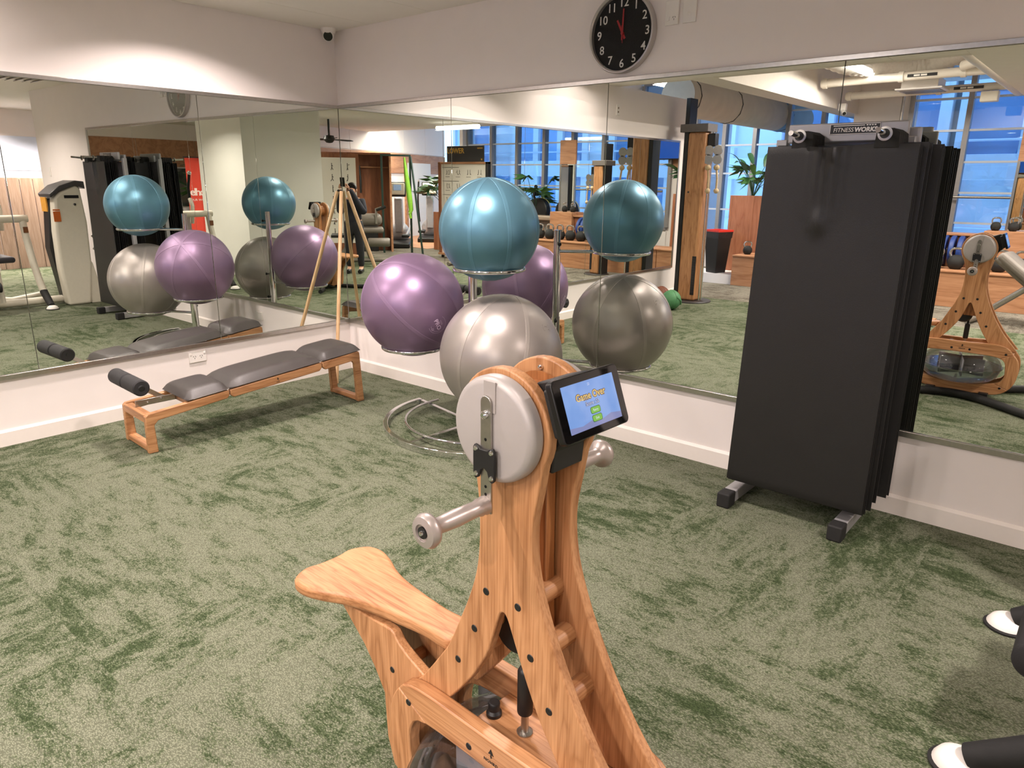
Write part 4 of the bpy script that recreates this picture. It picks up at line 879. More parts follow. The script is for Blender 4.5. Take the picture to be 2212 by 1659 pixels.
MB().tube([(5.06, -0.13, 0.66), (5.06, -0.10, 0.70), (5.06, -0.10, 0.80), (5.06, -0.13, 0.84)], 0.014, 10).build('pull_handle', M_STEEL, wm)
MB().prism([(-0.26, 0.0), (-0.06, 0.0), (-0.10, 0.05), (-0.18, 0.5), (-0.24, 0.6)], 5.0, 5.14, 'yz').build('tower_foot', M_CREAM, wm, bevel=0.01)
MB().tube([(5.24, -0.30, 0.06), (5.24, -1.75, 0.06)], 0.045, 14).build('base_beam', M_CREAM, wm)
MB().tube([(5.24, -1.2, 0.06), (6.05, -1.2, 0.06)], 0.045, 14).build('base_beam', M_CREAM, wm)
MB().tube([(5.62, -0.55, 0.10), (5.62, -0.95, 0.05), (5.95, -1.2, 0.06)], 0.03, 12).build('base_beam', M_CREAM, wm)
for y0_, xf in ((-0.755, 4.848), (-1.625, 4.835)):
    MB().tube([(xf + 0.015, y0_, 0.045), (xf + 0.10, y0_, 0.105), (xf + 0.215, y0_, 0.195)], [0.036, 0.041, 0.043], 18).build('rubber_sleeve', M_RUBBER, wm)
    MB().tube([(xf + 0.20, y0_, 0.183), (xf + 0.31, y0_, 0.32), (xf + 0.42, y0_, 0.52), (xf + 0.53, y0_, 0.84), (xf + 0.565, y0_, 1.03)], 0.040, 16).build('front_strut', M_CREAM, wm)
    MB().lathe([(0.0, 0.05), (0.03, 0.048), (0.052, 0.034), (0.064, 0.014), (0.066, 0.006)], 28, None, (xf - 0.005, y0_, 0.0)).lathe([(0.066, 0.006), (0.0, 0.0055)], 28, None, (xf - 0.005, y0_, 0.0)).build('foot_cup', M_WHITEP, wm)
    MB().lathe([(0.0, 0.0), (0.073, 0.0), (0.074, 0.007), (0.060, 0.013), (0.0, 0.013)], 28, None, (xf - 0.005, y0_, 0.0)).build('foot_sole', M_RUBBER, wm)
    MB().bb((xf + 0.488, y0_ - 0.025, 0.88), (xf + 0.50, y0_ + 0.025, 0.95)).build('yellow_sticker', mat('label_brown', (120, 72, 36), 0.5), wm)
MB().tube([(5.41, -0.70, 1.045), (5.41, -1.68, 1.045)], 0.045, 16).build('top_beam', M_CREAM, wm)
MB().tube([(5.10, -1.2, 0.10), (5.12, -1.2, 0.50)], 0.05, 14).build('seat_post', M_CREAM, wm)
MB().tube([(5.0, -1.2, 0.50), (5.85, -1.2, 0.50)], 0.035, 12).build('seat_beam', M_CREAM, wm)
MB().bb((5.08, -1.42, 0.555), (5.55, -0.98, 0.625)).build('seat_pad', mat('dark_pad', (48, 46, 52), 0.4, bump=0.1), wm, bevel=0.03, seg=4)
MB().box((5.68, -1.2, 1.02), (0.09, 0.40, 0.78), M=Matrix.Rotation(R(12), 3, 'Y')).build('back_pad', mat('brown_pad', (74, 68, 64), 0.5, bump=0.1), wm, bevel=0.04, seg=4)
MB().box((5.77, -1.2, 1.50), (0.09, 0.30, 0.20), M=Matrix.Rotation(R(12), 3, 'Y')).build('head_pad', mat('brown_pad', (74, 68, 64), 0.5, bump=0.1), wm, bevel=0.045, seg=4)
MB().tube([(5.75, -1.2, 0.5), (5.85, -1.2, 1.3)], 0.035, 12).build('back_post', M_CREAM, wm)
for y_ in (-1.50, -0.92):
    MB().tube([(5.66, y_, 0.9), (5.60, y_, 1.15), (5.66, y_, 1.25)], 0.028, 12).build('hand_grip_bar', M_CREAM, wm)
    MB().tube([(5.66, y_, 1.25), (5.67, y_, 1.40), (5.60, y_, 1.60)], 0.02, 12).build('hand_grip', M_RUBBER, wm)
    MB().sphere((5.598, y_, 1.61), 0.03, 14, 8).build('grip_end', M_CHROME, wm)
MB().tube([(5.24, -1.34, 0.30), (4.98, -1.34, 0.30)], 0.02, 12).build('roller_bar', M_CREAM, wm)
MB().lathe([(0.0, 0.0), (0.050, 0.0), (0.058, 0.006), (0.058, 0.254), (0.050, 0.26), (0.0, 0.26)], 30, Matrix.Rotation(R(-90), 4, 'X'), (4.945, -1.47, 0.30)).build('ankle_roller', M_FOAM, wm)
MB().lathe([(0.0, 0.006), (0.010, 0.005), (0.022, 0.003), (0.024, 0.0)], 22, Matrix.Rotation(R(90), 4, 'X'), (4.945, -1.4705, 0.30)).build('roller_washer', M_STEEL, wm)
MB().bb((5.30, -1.30, 0.14), (5.42, -1.28, 0.24)).build('yellow_label', mat('label_yellow', (214, 180, 60), 0.5), wm)
# shelf recess behind glass at the end of the corridor
sbox('wall_glazed', (10.4, -1.2, 0.0), (10.5, 3.9, 2.65), M_WALL)
gw = bpy.data.objects['wall_glazed']
for i in range(6):
    MB().bb((10.385, -1.2 + i * 0.8 + 0.01, 1.62), (10.40, -1.2 + i * 0.8 + 0.79, 2.20)).build('frosted_panel', mat('frosted_white', (226, 232, 250), 0.25, var=0.01), gw, bevel=0.003)
    MB().bb((10.385, -1.2 + i * 0.8 + 0.01, 0.9), (10.40, -1.2 + i * 0.8 + 0.79, 1.61)).build('frosted_panel', mat('frosted_white', (226, 232, 250), 0.25, var=0.01), gw, bevel=0.003)
sh = thing('timber_bookcase', 'brown timber bookcase with open shelves beyond the right wall', 'bookcase', (9.6, -0.75, 0), R(90))
M_WAL = wood('walnut_board', (176, 148, 128), (156, 128, 108), 'Z', 0.55, 0.4)
for x in (-0.55, 0.0, 0.55): MB().bb((x - 0.02, -0.18, 0), (x + 0.02, 0.18, 1.45)).build('side_board', M_WAL, sh)
for z in (0.03, 0.45, 0.80, 1.15, 1.43): MB().bb((-0.55, -0.18, z - 0.015), (0.55, 0.18, z + 0.015)).build('shelf_board', M_OAKY, sh)
MB().bb((-0.55, 0.17, 0), (0.55, 0.18, 1.45)).build('back_board', M_PLYD, sh)
sp = thing('timber_screen', 'tall brown slatted timber screen beside the bookcase', 'screen', (9.5, 0.55, 0), R(90))
for i in range(7): MB().bb((-0.7 + i * 0.2, -0.02, 0), (-0.7 + i * 0.2 + 0.19, 0.02, 1.5)).build('slat', M_WAL, sp, bevel=0.003)

# ------------------------------------------------------------------ cable column by the end of the left wall
def cable_column(name, label, x, y, rz):
    t = thing(name, label, 'exercise machine', (x, y, 0), rz)
    MB().lathe([(0.0, 0.0), (0.26, 0.0), (0.262, 0.01), (0.25, 0.02), (0.0, 0.02)], 40).build('base_plate', mat('base_dark', (52, 48, 48), 0.5), t)
    MB().bb((-0.16, -0.13, 0.02), (0.09, 0.12, 2.20)).build('oak_column', M_OAKZ, t, bevel=0.03, seg=4)
    MB().bb((-0.225, -0.10, 0.0), (-0.165, 0.10, 2.62)).build('wall_post', M_BLACK, t, bevel=0.003)
    MB().bb((-0.27, -0.14, 2.20), (0.12, 0.14, 2.30)).build('top_cap', mat('cap_taupe', (104, 96, 92), 0.45), t, bevel=0.006)
    MB().bb((0.03, 0.118, 0.1), (0.085, 0.124, 0.62)).build('weight_slot', M_BLACK, t)
    for i in range(14): MB().bb((0.035, 0.123, 0.13 + i * 0.034), (0.08, 0.128, 0.155 + i * 0.034)).build('weight_plate', mat('plate_dark', (54, 52, 54), 0.4, 0.4), t)
    for yy in (0.0, 0.06):
        MB().cyl((0.135, yy, 0.03), (0.135, yy, 2.20), 0.012, n=12).build('guide_rail', M_CHROME, t)
    hd = MB().bb((0.10, -0.03, 2.02), (0.20, 0.075, 2.18)).build('pulley_head', M_BLACK, t, bevel=0.008)
    for sx in (0.135, 0.255):
        for z in (1.97, 1.86):
            MB().lathe([(0.0, -0.008), (0.062, -0.008), (0.062, 0.008), (0.0, 0.008)], 28, Matrix.Rotation(R(90), 4, 'X'), (sx, 0.09, z)).build('pulley_plate', M_STEEL, t)
        M_ROPE = mat('rope_beige', (200, 176, 142), 0.8, var=0.12, scale=90, bump=0.4)
        MB().sphere((sx, 0.09, 1.76), 0.038, 14, 8).build('rope_knot', M_ROPE, t)
        MB().tube([(sx, 0.09, 1.76), (sx + 0.02, 0.09, 1.62), (sx + 0.02, 0.09, 1.50)], 0.014, 10).build('rope', M_ROPE, t)
        MB().sphere((sx + 0.02, 0.09, 1.47), 0.034, 14, 8).build('rope_end', M_ROPE, t)
    MB().lathe([(0.0, 0.004), (0.012, 0.003), (0.013, 0.0)], 14, Matrix.Rotation(R(-90), 4, 'X'), (-0.10, 0.121, 1.45)).build('dowel_cap', M_BLACK, t)
    return t
cable_column('cable_column', 'tall oak cable column with steel pulleys and knotted ropes by the left wall end', 0.47, -5.43, R(0))
cable_column('cable_column.001', 'second oak cable column standing in front of the kettlebell bench', 2.15, -6.95, R(-10)).scale = (0.83, 0.83, 0.83)
# medicine balls on the carpet
def medball(x, y, r, rgb, label, handle):
    t = thing('medicine_ball', label, 'medicine ball', (x, y, r)); m = mat('medball_%d' % rgb[0], rgb, 0.6, var=0.08, bump=0.15, bscale=300)
    MB().sphere((0, 0, 0), r, 32, 20).build('ball_skin', m, t, ang=80)
    for a in (0.5, 2.0): MB().tube([(r * 1.004 * math.cos(a) * math.cos(p), r * 1.004 * math.sin(a) * math.cos(p), r * 1.004 * math.sin(p)) for p in [2 * math.pi * i / 36 for i in range(36)]], 0.003, 6, closed=True).build('seam', m, t)
    if handle:
        for s in (-1, 1):
            MB().sphere((s * r * 0.72, -0.02, 0.0), r * 0.36, 16, 10, (0.6, 1.3, 1.3)).build('grip_hollow', M_BLACK, t)
            MB().tube([(s * r * 0.80, -0.5 * r, -0.4 * r), (s * r * 1.0, -0.1 * r, 0.0), (s * r * 0.80, 0.4 * r, 0.4 * r)], 0.016, 10).build('grip', m, t)
    return t
medball(0.60, -4.60, 0.125, (74, 128, 84), 'green medicine ball with side grips by the left wall', True)
medball(0.26, -4.95, 0.115, (112, 62, 42), 'brown leather medicine ball behind the green one', False)

# ------------------------------------------------------------------ kettlebell bench, kettlebells, blue plates
kb = thing('step_bench', 'long stepped oak ply bench carrying the kettlebells under the windows', 'bench', (0, 0, 0))
for x0_, x1_ in [(0.18, 1.20), (1.21, 2.30), (2.31, 3.40), (3.41, 4.60), (4.61, 5.4)]:
    MB().bb((x0_, -7.90, 0), (x1_, -7.35, 0.455)).build('step_box', M_PLY, kb, bevel=0.004)
    MB().bb((x0_, -7.92, 0.455), (x1_, -7.33, 0.48)).build('step_top', M_PLY, kb, bevel=0.004)
MB().bb((3.42, -8.32, 0.48), (3.95, -7.92, 0.98)).build('upper_box', M_PLY, kb, bevel=0.004)
MB().bb((2.20, -8.32, 0.0), (3.41, -8.0, 0.90)).build('plate_cubby', M_PLYD, kb, bevel=0.004)
MB().bb((2.18, -8.34, 0.90), (3.42, -7.96, 0.925)).build('cubby_top', M_PLY, kb, bevel=0.003)
def kettlebell(x, y, z, r, label, grp, rz=0.0):
    t = thing('kettlebell', label, 'kettlebell', (x, y, z), rz, grp)
    MB().lathe([(0.0, 0.0), (r * 0.55, 0.0), (r * 0.82, r * 0.25), (r, r * 0.75), (r * 0.97, r * 1.15), (r * 0.75, r * 1.62), (r * 0.4, r * 1.86), (0.0, r * 1.9)], 26).build('bell', M_RUBBER, t, ang=60)
    pts = smooth_loop([(-r * 0.62, 0, r * 1.5), (-r * 0.82, 0, r * 2.1), (-r * 0.62, 0, r * 2.62), (0, 0, r * 2.74), (r * 0.62, 0, r * 2.62), (r * 0.82, 0, r * 2.1), (r * 0.62, 0, r * 1.5)], 4, closed=False)
    MB().tube(pts, r * 0.17, 10).build('handle', M_CHROME, t)
    return t
ORD = ['first', 'second', 'third', 'fourth', 'fifth', 'sixth', 'seventh', 'eighth', 'ninth']
proto = kettlebell(2.47, -7.60, 0.48, 0.10, 'black kettlebell on the low step, first from the window pier', 'kettlebells on the low step')
for i in range(1, 9):
    dup(proto, (2.47 + 0.245 * i, -7.60, 0.48), random.uniform(-0.2, 0.2), label='black kettlebell on the low step, %s from the window pier' % ORD[i])
for i in range(3): dup(proto, (0.32 + 0.27 * i, -7.58, 0.48), random.uniform(-0.2, 0.2), label='small black kettlebell before the tall planter, %s from the rubbish bin' % ORD[i], group='small kettlebells by the planter', scale=0.72)
for i in range(2): dup(proto, (3.52 + 0.2 * i, -8.10, 0.98), 0, label='small black kettlebell on the upper box, %s from the blue discs' % ORD[i], group='small kettlebells on the upper box', scale=0.62)
pp = None
for i in range(9):
    t = thing('weight_disc', 'blue weight disc on edge in the ply cubby, %s from the window pier' % ORD[i], 'weight plate', (2.40 + i * 0.098, -7.96, 0.70), 0, 'blue weight discs in the cubby')
    MB().lathe([(0.03, -0.03), (0.19, -0.03), (0.20, -0.02), (0.20, 0.02), (0.19, 0.03), (0.03, 0.03), (0.03, -0.03)], 32, Matrix.Rotation(R(90), 4, 'Y') ).build('disc', mat('plate_blue', (40, 66, 132), 0.5), t)
    MB().lathe([(0.025, -0.032), (0.045, -0.032), (0.045, 0.032), (0.025, 0.032), (0.025, -0.032)], 20, Matrix.Rotation(R(90), 4, 'Y')).build('hub', M_STEEL, t)

# ------------------------------------------------------------------ rubbish bin, planters with leafy plants
bi = thing('rubbish_bin', 'tapered black rubbish bin with a red rim and bin liner on the white plinth', 'bin', (-0.18, -7.55, 0.155), R(20))
def tap(a, b, z0, z1):
    vs = [(-a, -a, z0), (a, -a, z0), (a, a, z0), (-a, a, z0), (-b, -b, z1), (b, -b, z1), (b, b, z1), (-b, b, z1)]
    return MB().add(vs, [(0, 3, 2, 1), (0, 1, 5, 4), (1, 2, 6, 5), (2, 3, 7, 6), (3, 0, 4, 7)])
tap(0.11, 0.155, 0.0, 0.66).build('body', M_BLACK, bi, bevel=0.01)
tap(0.152, 0.162, 0.56, 0.67).build('liner', mat('liner_plastic', (40, 38, 40), 0.2, bump=1.0, bscale=30), bi)
o = MB()
for s in (-1, 1): o.bb((-0.165, s * 0.150 - 0.015, 0.66), (0.165, s * 0.150 + 0.015, 0.69)); o.bb((s * 0.150 - 0.015, -0.135, 0.66), (s * 0.150 + 0.015, 0.135, 0.69))
o.build('rim', mat('bin_red', (214, 52, 40), 0.4), bi)
MB().bb((-0.135, -0.135, 0.60), (0.135, 0.135, 0.61)).build('inside', mat('bin_red', (214, 52, 40), 0.4), bi)
sbox('trim_4', (-0.9, -8.0, 0.0), (0.17, -7.40, 0.155), M_WALL)
def planter(name, label, lo, hi, n):
    t = thing(name, label, 'planter', (0, 0, 0)); st_ = (hi[0] - lo[0]) / n
    for i in range(n): MB().bb((lo[0] + i * st_ + 0.004, hi[1] - 0.02, lo[2]), (lo[0] + (i + 1) * st_ - 0.004, hi[1], hi[2])).build('board', M_PLYR, t, bevel=0.003)
    for i in range(n + 1): MB().bb((lo[0] + i * st_ - 0.018, hi[1] - 0.025, lo[2]), (lo[0] + i * st_ + 0.018, hi[1] + 0.006, hi[2])).build('batten', M_PLYR, t, bevel=0.003)
    MB().bb(lo, (hi[0], hi[1] - 0.022, hi[2] - 0.04)).build('trough', M_PLYD, t)
    return t
M_PLYR = wood('red_ply', (176, 116, 84), (156, 96, 66), 'Z', 0.5, 0.35)
planter('planter_box', 'tall red ply planter box behind the small kettlebells', (-0.20, -8.30, 0.0), (1.28, -7.97, 1.38), 4)
planter('planter_box.001', 'low ply planter box in front of the dark glazing', (9.9, -4.6, 0.0), (11.3, -4.25, 1.0), 4)
planter('planter_box.002', 'ply planter box standing by the cross trainers', (6.75, -8.2, 0.0), (7.3, -7.95, 0.85), 2)
M_LEAF = mat('leaf_green', (70, 116, 62), 0.45, var=0.25, scale=8)
M_LEAFD = mat('leaf_dark', (48, 88, 56), 0.45, var=0.25, scale=8)
def leaf_mesh(kind):
    vs = []; fs = []
    if kind == 'blade':
        n = 7
        for i in range(n + 1):
            t = i / n; wd = 0.05 * math.sin(math.pi * (0.08 + 0.92 * t) ** 0.8); z = 0.16 * math.sin(t * 1.9)
            vs += [(-wd, t * 0.34, z + wd * 0.3), (0, t * 0.34, z), (wd, t * 0.34, z + wd * 0.3)]
        for i in range(n):
            a = i * 3; fs += [(a, a + 1, a + 4, a + 3), (a + 1, a + 2, a + 5, a + 4)]
    else:          # deeply cut split leaf
        ln = 7
        vs.append((0, 0, 0))
        for i in range(2 * ln + 1):
            a = math.pi * (-0.12 + 1.24 * i / (2 * ln)); r = 0.24 if i % 2 == 0 else 0.10
            vs.append((r * math.cos(a), r * math.sin(a) * 1.05, 0.05 * math.sin(3 * a) - r * 0.25))
        for i in range(1, 2 * ln + 1): fs.append((0, i, i + 1))
    me = bpy.data.meshes.new('leaf_' + kind); me.from_pydata(vs, [], fs); me.polygons.foreach_set('use_smooth', [True] * len(me.polygons)); return me
LM = {}
for k_ in ('blade', 'split'):
    for m in (M_LEAF, M_LEAFD):
        me = leaf_mesh(k_); me.materials.append(m); LM[(k_, m.name)] = me
def plant(x, y, z, label, n, spread, h, kind, seed, s=1.0):
    t = thing('leafy_plant', label, 'plant', (x, y, z)); rg = random.Random(seed)
    for i in range(n):
        a = 2 * math.pi * i / n + rg.uniform(-0.3, 0.3); rr = spread * rg.uniform(0.3, 1.0); hh = h * rg.uniform(0.45, 1.0)
        tip = Vector((rr * math.cos(a), rr * math.sin(a), hh))
        MB().tube([(0, 0, 0), tip * 0.5 + Vector((0, 0, hh * 0.18)), tip], 0.006, 5).build('stem', M_LEAFD, t)
        k2 = kind if kind != 'mixed' else ('blade' if i % 2 else 'split')
        o = bpy.data.objects.new('leaf', LM[(k2, (M_LEAF if rg.random() < 0.5 else M_LEAFD).name)]); COL.objects.link(o); o.parent = t; o.location = tip
        o.rotation_euler = (rg.uniform(-0.3, 0.5), rg.uniform(-0.3, 0.3), a - math.pi / 2); sc = s * rg.uniform(0.8, 1.25); o.scale = (sc, sc, sc)
    return t
plant(0.10, -8.12, 1.34, 'split-leaf plant in the tall planter nearest the cable column', 16, 0.36, 0.55, 'mixed', 1)
plant(1.05, -8.08, 1.34, 'bright leafy plant at the pier end of the tall planter', 14, 0.30, 0.55, 'mixed', 3)
plant(10.2, -4.42, 0.96, 'leafy plant in the low planter near the red banner', 16, 0.40, 0.75, 'mixed', 4, 1.2)
plant(10.85, -4.42, 0.96, 'leafy plant at the far end of the low planter', 16, 0.40, 0.70, 'mixed', 5, 1.2)
plant(7.02, -8.07, 0.82, 'palm-like plant beside the whiteboard', 14, 0.50, 0.85, 'split', 6, 1.3)
plant(5.0, -8.75, 0.70, 'palm-like plant rising in front of the long window row', 12, 0.45, 0.95, 'split', 8, 1.2)
sn = thing('standing_pot', 'slim dark pot under the palm by the long window row', 'pot', (5.0, -8.75, 0)); MB().lathe([(0.10, 0.0), (0.14, 0.68), (0.13, 0.70), (0.11, 0.66), (0.0, 0.66)], 24).build('pot_body', M_BLACK, sn); MB().lathe([(0.0, 0.675), (0.115, 0.675)], 24).build('soil', M_PLYD, sn)

# ------------------------------------------------------------------ services under the open ceiling
dt = thing('air_duct', 'fat canvas-wrapped air duct beside the bulkhead', 'duct', (-0.25, 0, 2.74))
MB().lathe([(0.0, 0.0), (0.20, 0.0), (0.255, 0.04), (0.26, 0.10), (0.26, 4.9)], 36, Matrix.Rotation(R(-90), 4, 'X'), (0, -10.9, 0)).build('duct_skin', mat('canvas_wrap', (206, 196, 182), 0.85, var=0.06, scale=5, bump=0.5, bscale=40), dt)
for y_ in (-9.8, -7.6, -6.2): MB().tube([(0.27 * math.cos(a), y_, 0.27 * math.sin(a)) for a in [math.pi * i / 12 * 2 for i in range(12)]], 0.006, 6, closed=True).build('hanger_strap', M_BLACK, dt)
def pipe(label, pts, r, coll):
    t = thing('ceiling_pipe', label, 'pipe'); MB().tube(pts, r, 16).build('pipe_run', mat('pipe_white', (228, 220, 208), 0.5, var=0.02), t)
    for a in coll: MB().tube([(a[0] - 0.03, a[1], a[2]), (a[0] + 0.03, a[1], a[2])], r * 1.25, 16).build('coupling', mat('pipe_white', (228, 220, 208), 0.5), t)
    return t
M_PTAG = None
t1 = pipe('thick white pipe crossing the open ceiling nearest the room', [(1.30, -7.2, 2.90), (3.58, -7.2, 2.92)], 0.055, [(1.35, -7.2, 2.90), (2.3, -7.2, 2.91), (3.0, -7.2, 2.915)])
t2 = pipe('second white pipe crossing the open ceiling by the window', [(1.40, -8.0, 2.80), (3.58, -8.0, 2.81)], 0.05, [(1.45, -8.0, 2.80), (2.6, -8.0, 2.805)])
t3 = pipe('white pipe running along the right soffit', [(3.50, -4.2, 2.72), (3.48, -8.2, 2.74)], 0.05, [])
t4 = pipe('looped white pipe near the soffit corner', smooth_loop([(2.9, -5.6, 3.1), (3.15, -5.9, 3.1), (3.3, -6.4, 3.05), (3.2, -6.9, 3.0), (3.0, -7.1, 2.97)], 6, closed=False), 0.06, [])
for t, x, y, z in ((t1, 2.55, -7.2, 2.908), (t2, 2.95, -8.0, 2.806)):
    MB().bb((x - 0.17, y + 0.045, z - 0.018), (x + 0.17, y + 0.060, z + 0.018)).build('pipe_label', M_BLACK, t)
    for dx in (-0.06, 0.02): MB().bb((x + dx - 0.035, y + 0.060, z - 0.010), (x + dx + 0.035, y + 0.062, z + 0.010)).build('label_text_block', M_WHITEP, t)
fx = thing('flexible_duct', 'crinkled silver flexible duct under the open ceiling', 'duct')
pts = smooth_loop([(1.55, -5.9, 3.15), (1.75, -6.7, 3.06), (2.05, -7.45, 3.06), (2.45, -7.75, 3.10), (2.95, -7.6, 3.22)], 14, closed=False)
MB().tube(pts, [0.125 + (0.01 if i % 2 else -0.012) for i in range(len(pts))], 20).build('duct_skin', mat('foil_canvas', (214, 206, 196), 0.6, bump=0.6, bscale=60), fx, ang=80)
MB().tube([pts[-1], pts[-1] + Vector((0.12, 0.02, 0.06))], 0.14, 20).build('duct_spigot', M_STEEL, fx)
ac = thing('ceiling_diffuser', 'square white air diffuser box hanging by the window', 'diffuser', (2.45, -7.75, 2.80))
MB().bb((-0.22, -0.22, 0.0), (0.22, 0.22, 0.12)).build('plenum', M_WHITEP, ac, bevel=0.004); MB().bb((-0.28, -0.28, -0.02), (0.28, 0.28, 0.0)).build('face_frame', M_WHITEP, ac, bevel=0.004)
for i in range(5): MB().bb((-0.24, -0.2 + i * 0.09, -0.03), (0.24, -0.17 + i * 0.09, -0.02)).build('slat', M_STEEL, ac)
sk = thing('wall_speaker', 'small cream speaker box hanging below the white pipe', 'speaker', (3.20, -8.0, 2.62)); MB().bb((-0.10, -0.07, 0.0), (0.10, 0.07, 0.13)).build('cabinet', M_CREAM, sk, bevel=0.01); MB().tube([(0, 0, 0.13), (0, 0, 0.2)], 0.012, 8).build('bracket', M_STEEL, sk)
c2 = thing('bullet_camera', 'white bullet camera at the end of the bulkhead', 'camera', (1.33, -8.15, 2.62)); MB().bb((-0.05, -0.04, 0.0), (0.05, 0.04, 0.10)).build('mount_box', M_WHITEP, c2, bevel=0.005); MB().cyl((0, 0, 0.0), (0.06, 0.10, -0.05), 0.03).build('barrel', M_WHITEP, c2); MB().cyl((0.06, 0.10, -0.05), (0.062, 0.103, -0.0515), 0.026).build('lens', M_BLACK, c2)
# ------------------------------------------------------------------ timber training booth and green rack
bo = thing('training_booth', 'open timber training booth with a strap on its back rail', 'booth', (8.36, -6.52, 0), R(52))
MB().bb((-0.80, -0.02, 0), (0.80, 0.0, 2.05)).build('back_board', M_PLYD, bo)
for s in (-1, 1): MB().bb((s * 0.80 - 0.02, 0.0, 0), (s * 0.80 + 0.02, 0.45, 2.05)).build('side_board', M_PLY, bo, bevel=0.003)
MB().bb((-0.82, -0.02, 2.05), (0.82, 0.47, 2.09)).build('top_board', M_PLYD, bo, bevel=0.003)
MB().tube([(-0.78, 0.06, 1.80), (0.78, 0.06, 1.80)], 0.015, 10).build('peg_rail', M_PLY, bo)
MB().bb((-0.5, 0.02, 0), (-0.15, 0.3, 0.75)).build('dark_box', M_BLACK, bo, bevel=0.01)
MB().bb((0.2, 0.02, 0), (0.55, 0.3, 0.72)).build('dark_box', M_BLACK, bo, bevel=0.01)
sp_ = thing('suspension_strap', 'black suspension strap hanging on the booth rail', 'strap', (8.32, -6.58, 0), R(52))
MB().tube([(-0.08, 0.075, 1.25), (-0.09, 0.075, 1.50), (-0.07, 0.075, 1.82), (0.03, 0.075, 1.82), (0.05, 0.075, 1.50), (0.05, 0.075, 1.25)], 0.03, 8).build('strap_loop', M_BLACK, sp_); MB().bb((-0.07, 0.05, 1.45), (0.04, 0.10, 1.80)).build('strap_fold', M_BLACK, sp_, bevel=0.02)
rk2 = thing('power_rack', 'dark green power rack standing in front of the booth', 'rack', (7.38, -6.72, 0), R(52))
M_DGREEN = mat('rack_green', (30, 52, 44), 0.45)
for x, dx in ((-0.45, 0.0), (0.15, 0.0)):
    MB().bb((x - 0.022, -0.022, 0), (x + 0.022, 0.022, 2.02)).build('upright', M_DGREEN, rk2, bevel=0.004)
MB().tube([(-0.47, 0.0, 2.02), (-0.66, 0.35, 0.0)], 0.022, 8).build('brace', M_DGREEN, rk2)
MB().bb((-0.47, -0.022, 2.02), (0.17, 0.022, 2.06)).build('top_beam', M_DGREEN, rk2, bevel=0.004)
gb = thing('resistance_band', 'bright green resistance band hanging from the rack', 'band', (7.38, -6.72, 0), R(52))
MB().tube([(-0.33, 0.06, 2.0), (-0.37, 0.06, 1.6), (-0.42, 0.06, 1.2), (-0.45, 0.06, 0.92), (-0.42, 0.06, 0.85)], [0.02, 0.05, 0.06, 0.05, 0.04], 10).build('band_loop', mat('band_green', (140, 196, 62), 0.5), gb); MB().tube([(-0.42, 0.06, 0.85), (-0.44, 0.06, 0.74)], 0.03, 10).build('band_end', mat('band_green', (140, 196, 62), 0.5), gb)

# ------------------------------------------------------------------ grey leg curl machine behind the photographer
lc = thing('leg_curl_machine', 'grey leg curl machine with rolled pads behind the photographer', 'exercise machine', (6.15, -5.05, 0), R(52))
M_GFR = mat('frame_taupe', (124, 116, 106), 0.4, 0.2)
MB().tube([(-0.55, 0, 0.06), (0.75, 0, 0.06)], 0.04, 12).build('base_beam', M_GFR, lc)
MB().tube([(-0.5, -0.35, 0.05), (-0.5, 0.35, 0.05)], 0.035, 12).build('cross_foot', M_GFR, lc); MB().tube([(0.7, -0.35, 0.05), (0.7, 0.35, 0.05)], 0.035, 12).build('cross_foot', M_GFR, lc)
MB().tube([(-0.1, 0, 0.06), (0.05, 0, 0.55)], 0.04, 12).build('post', M_GFR, lc); MB().tube([(0.5, 0, 0.06), (0.2, 0, 0.55)], 0.04, 12).build('brace', M_GFR, lc)
MB().box((-0.05, 0, 0.82), (0.55, 0.30, 0.22)).build('thigh_roll', M_GREYPAD, lc, bevel=0.09, seg=5)
MB().bb((-0.35, -0.2, 0.58), (0.35, 0.2, 0.68)).build('seat_pad', M_GREYPAD, lc, bevel=0.04, seg=4)
MB().lathe([(0.0, 0), (0.07, 0), (0.08, 0.02), (0.08, 0.38), (0.07, 0.4), (0.0, 0.4)], 24, Matrix.Rotation(R(90), 4, 'Y'), (-0.45, 0.3, 0.42)).build('ankle_roll', M_GREYPAD, lc)
MB().tube([(-0.22, 0.15, 0.75), (-0.22, 0.15, 1.02), (-0.32, 0.15, 1.05)], 0.022, 10).build('grip_bar', M_STEEL, lc); MB().cyl((-0.22, 0.15, 1.0), (-0.40, 0.15, 1.06), 0.03).build('grip', M_BLACK, lc)
MB().bb((0.30, -0.25, 0.50), (0.62, 0.25, 0.55)).build('foot_plate', M_BLACK, lc, bevel=0.01)

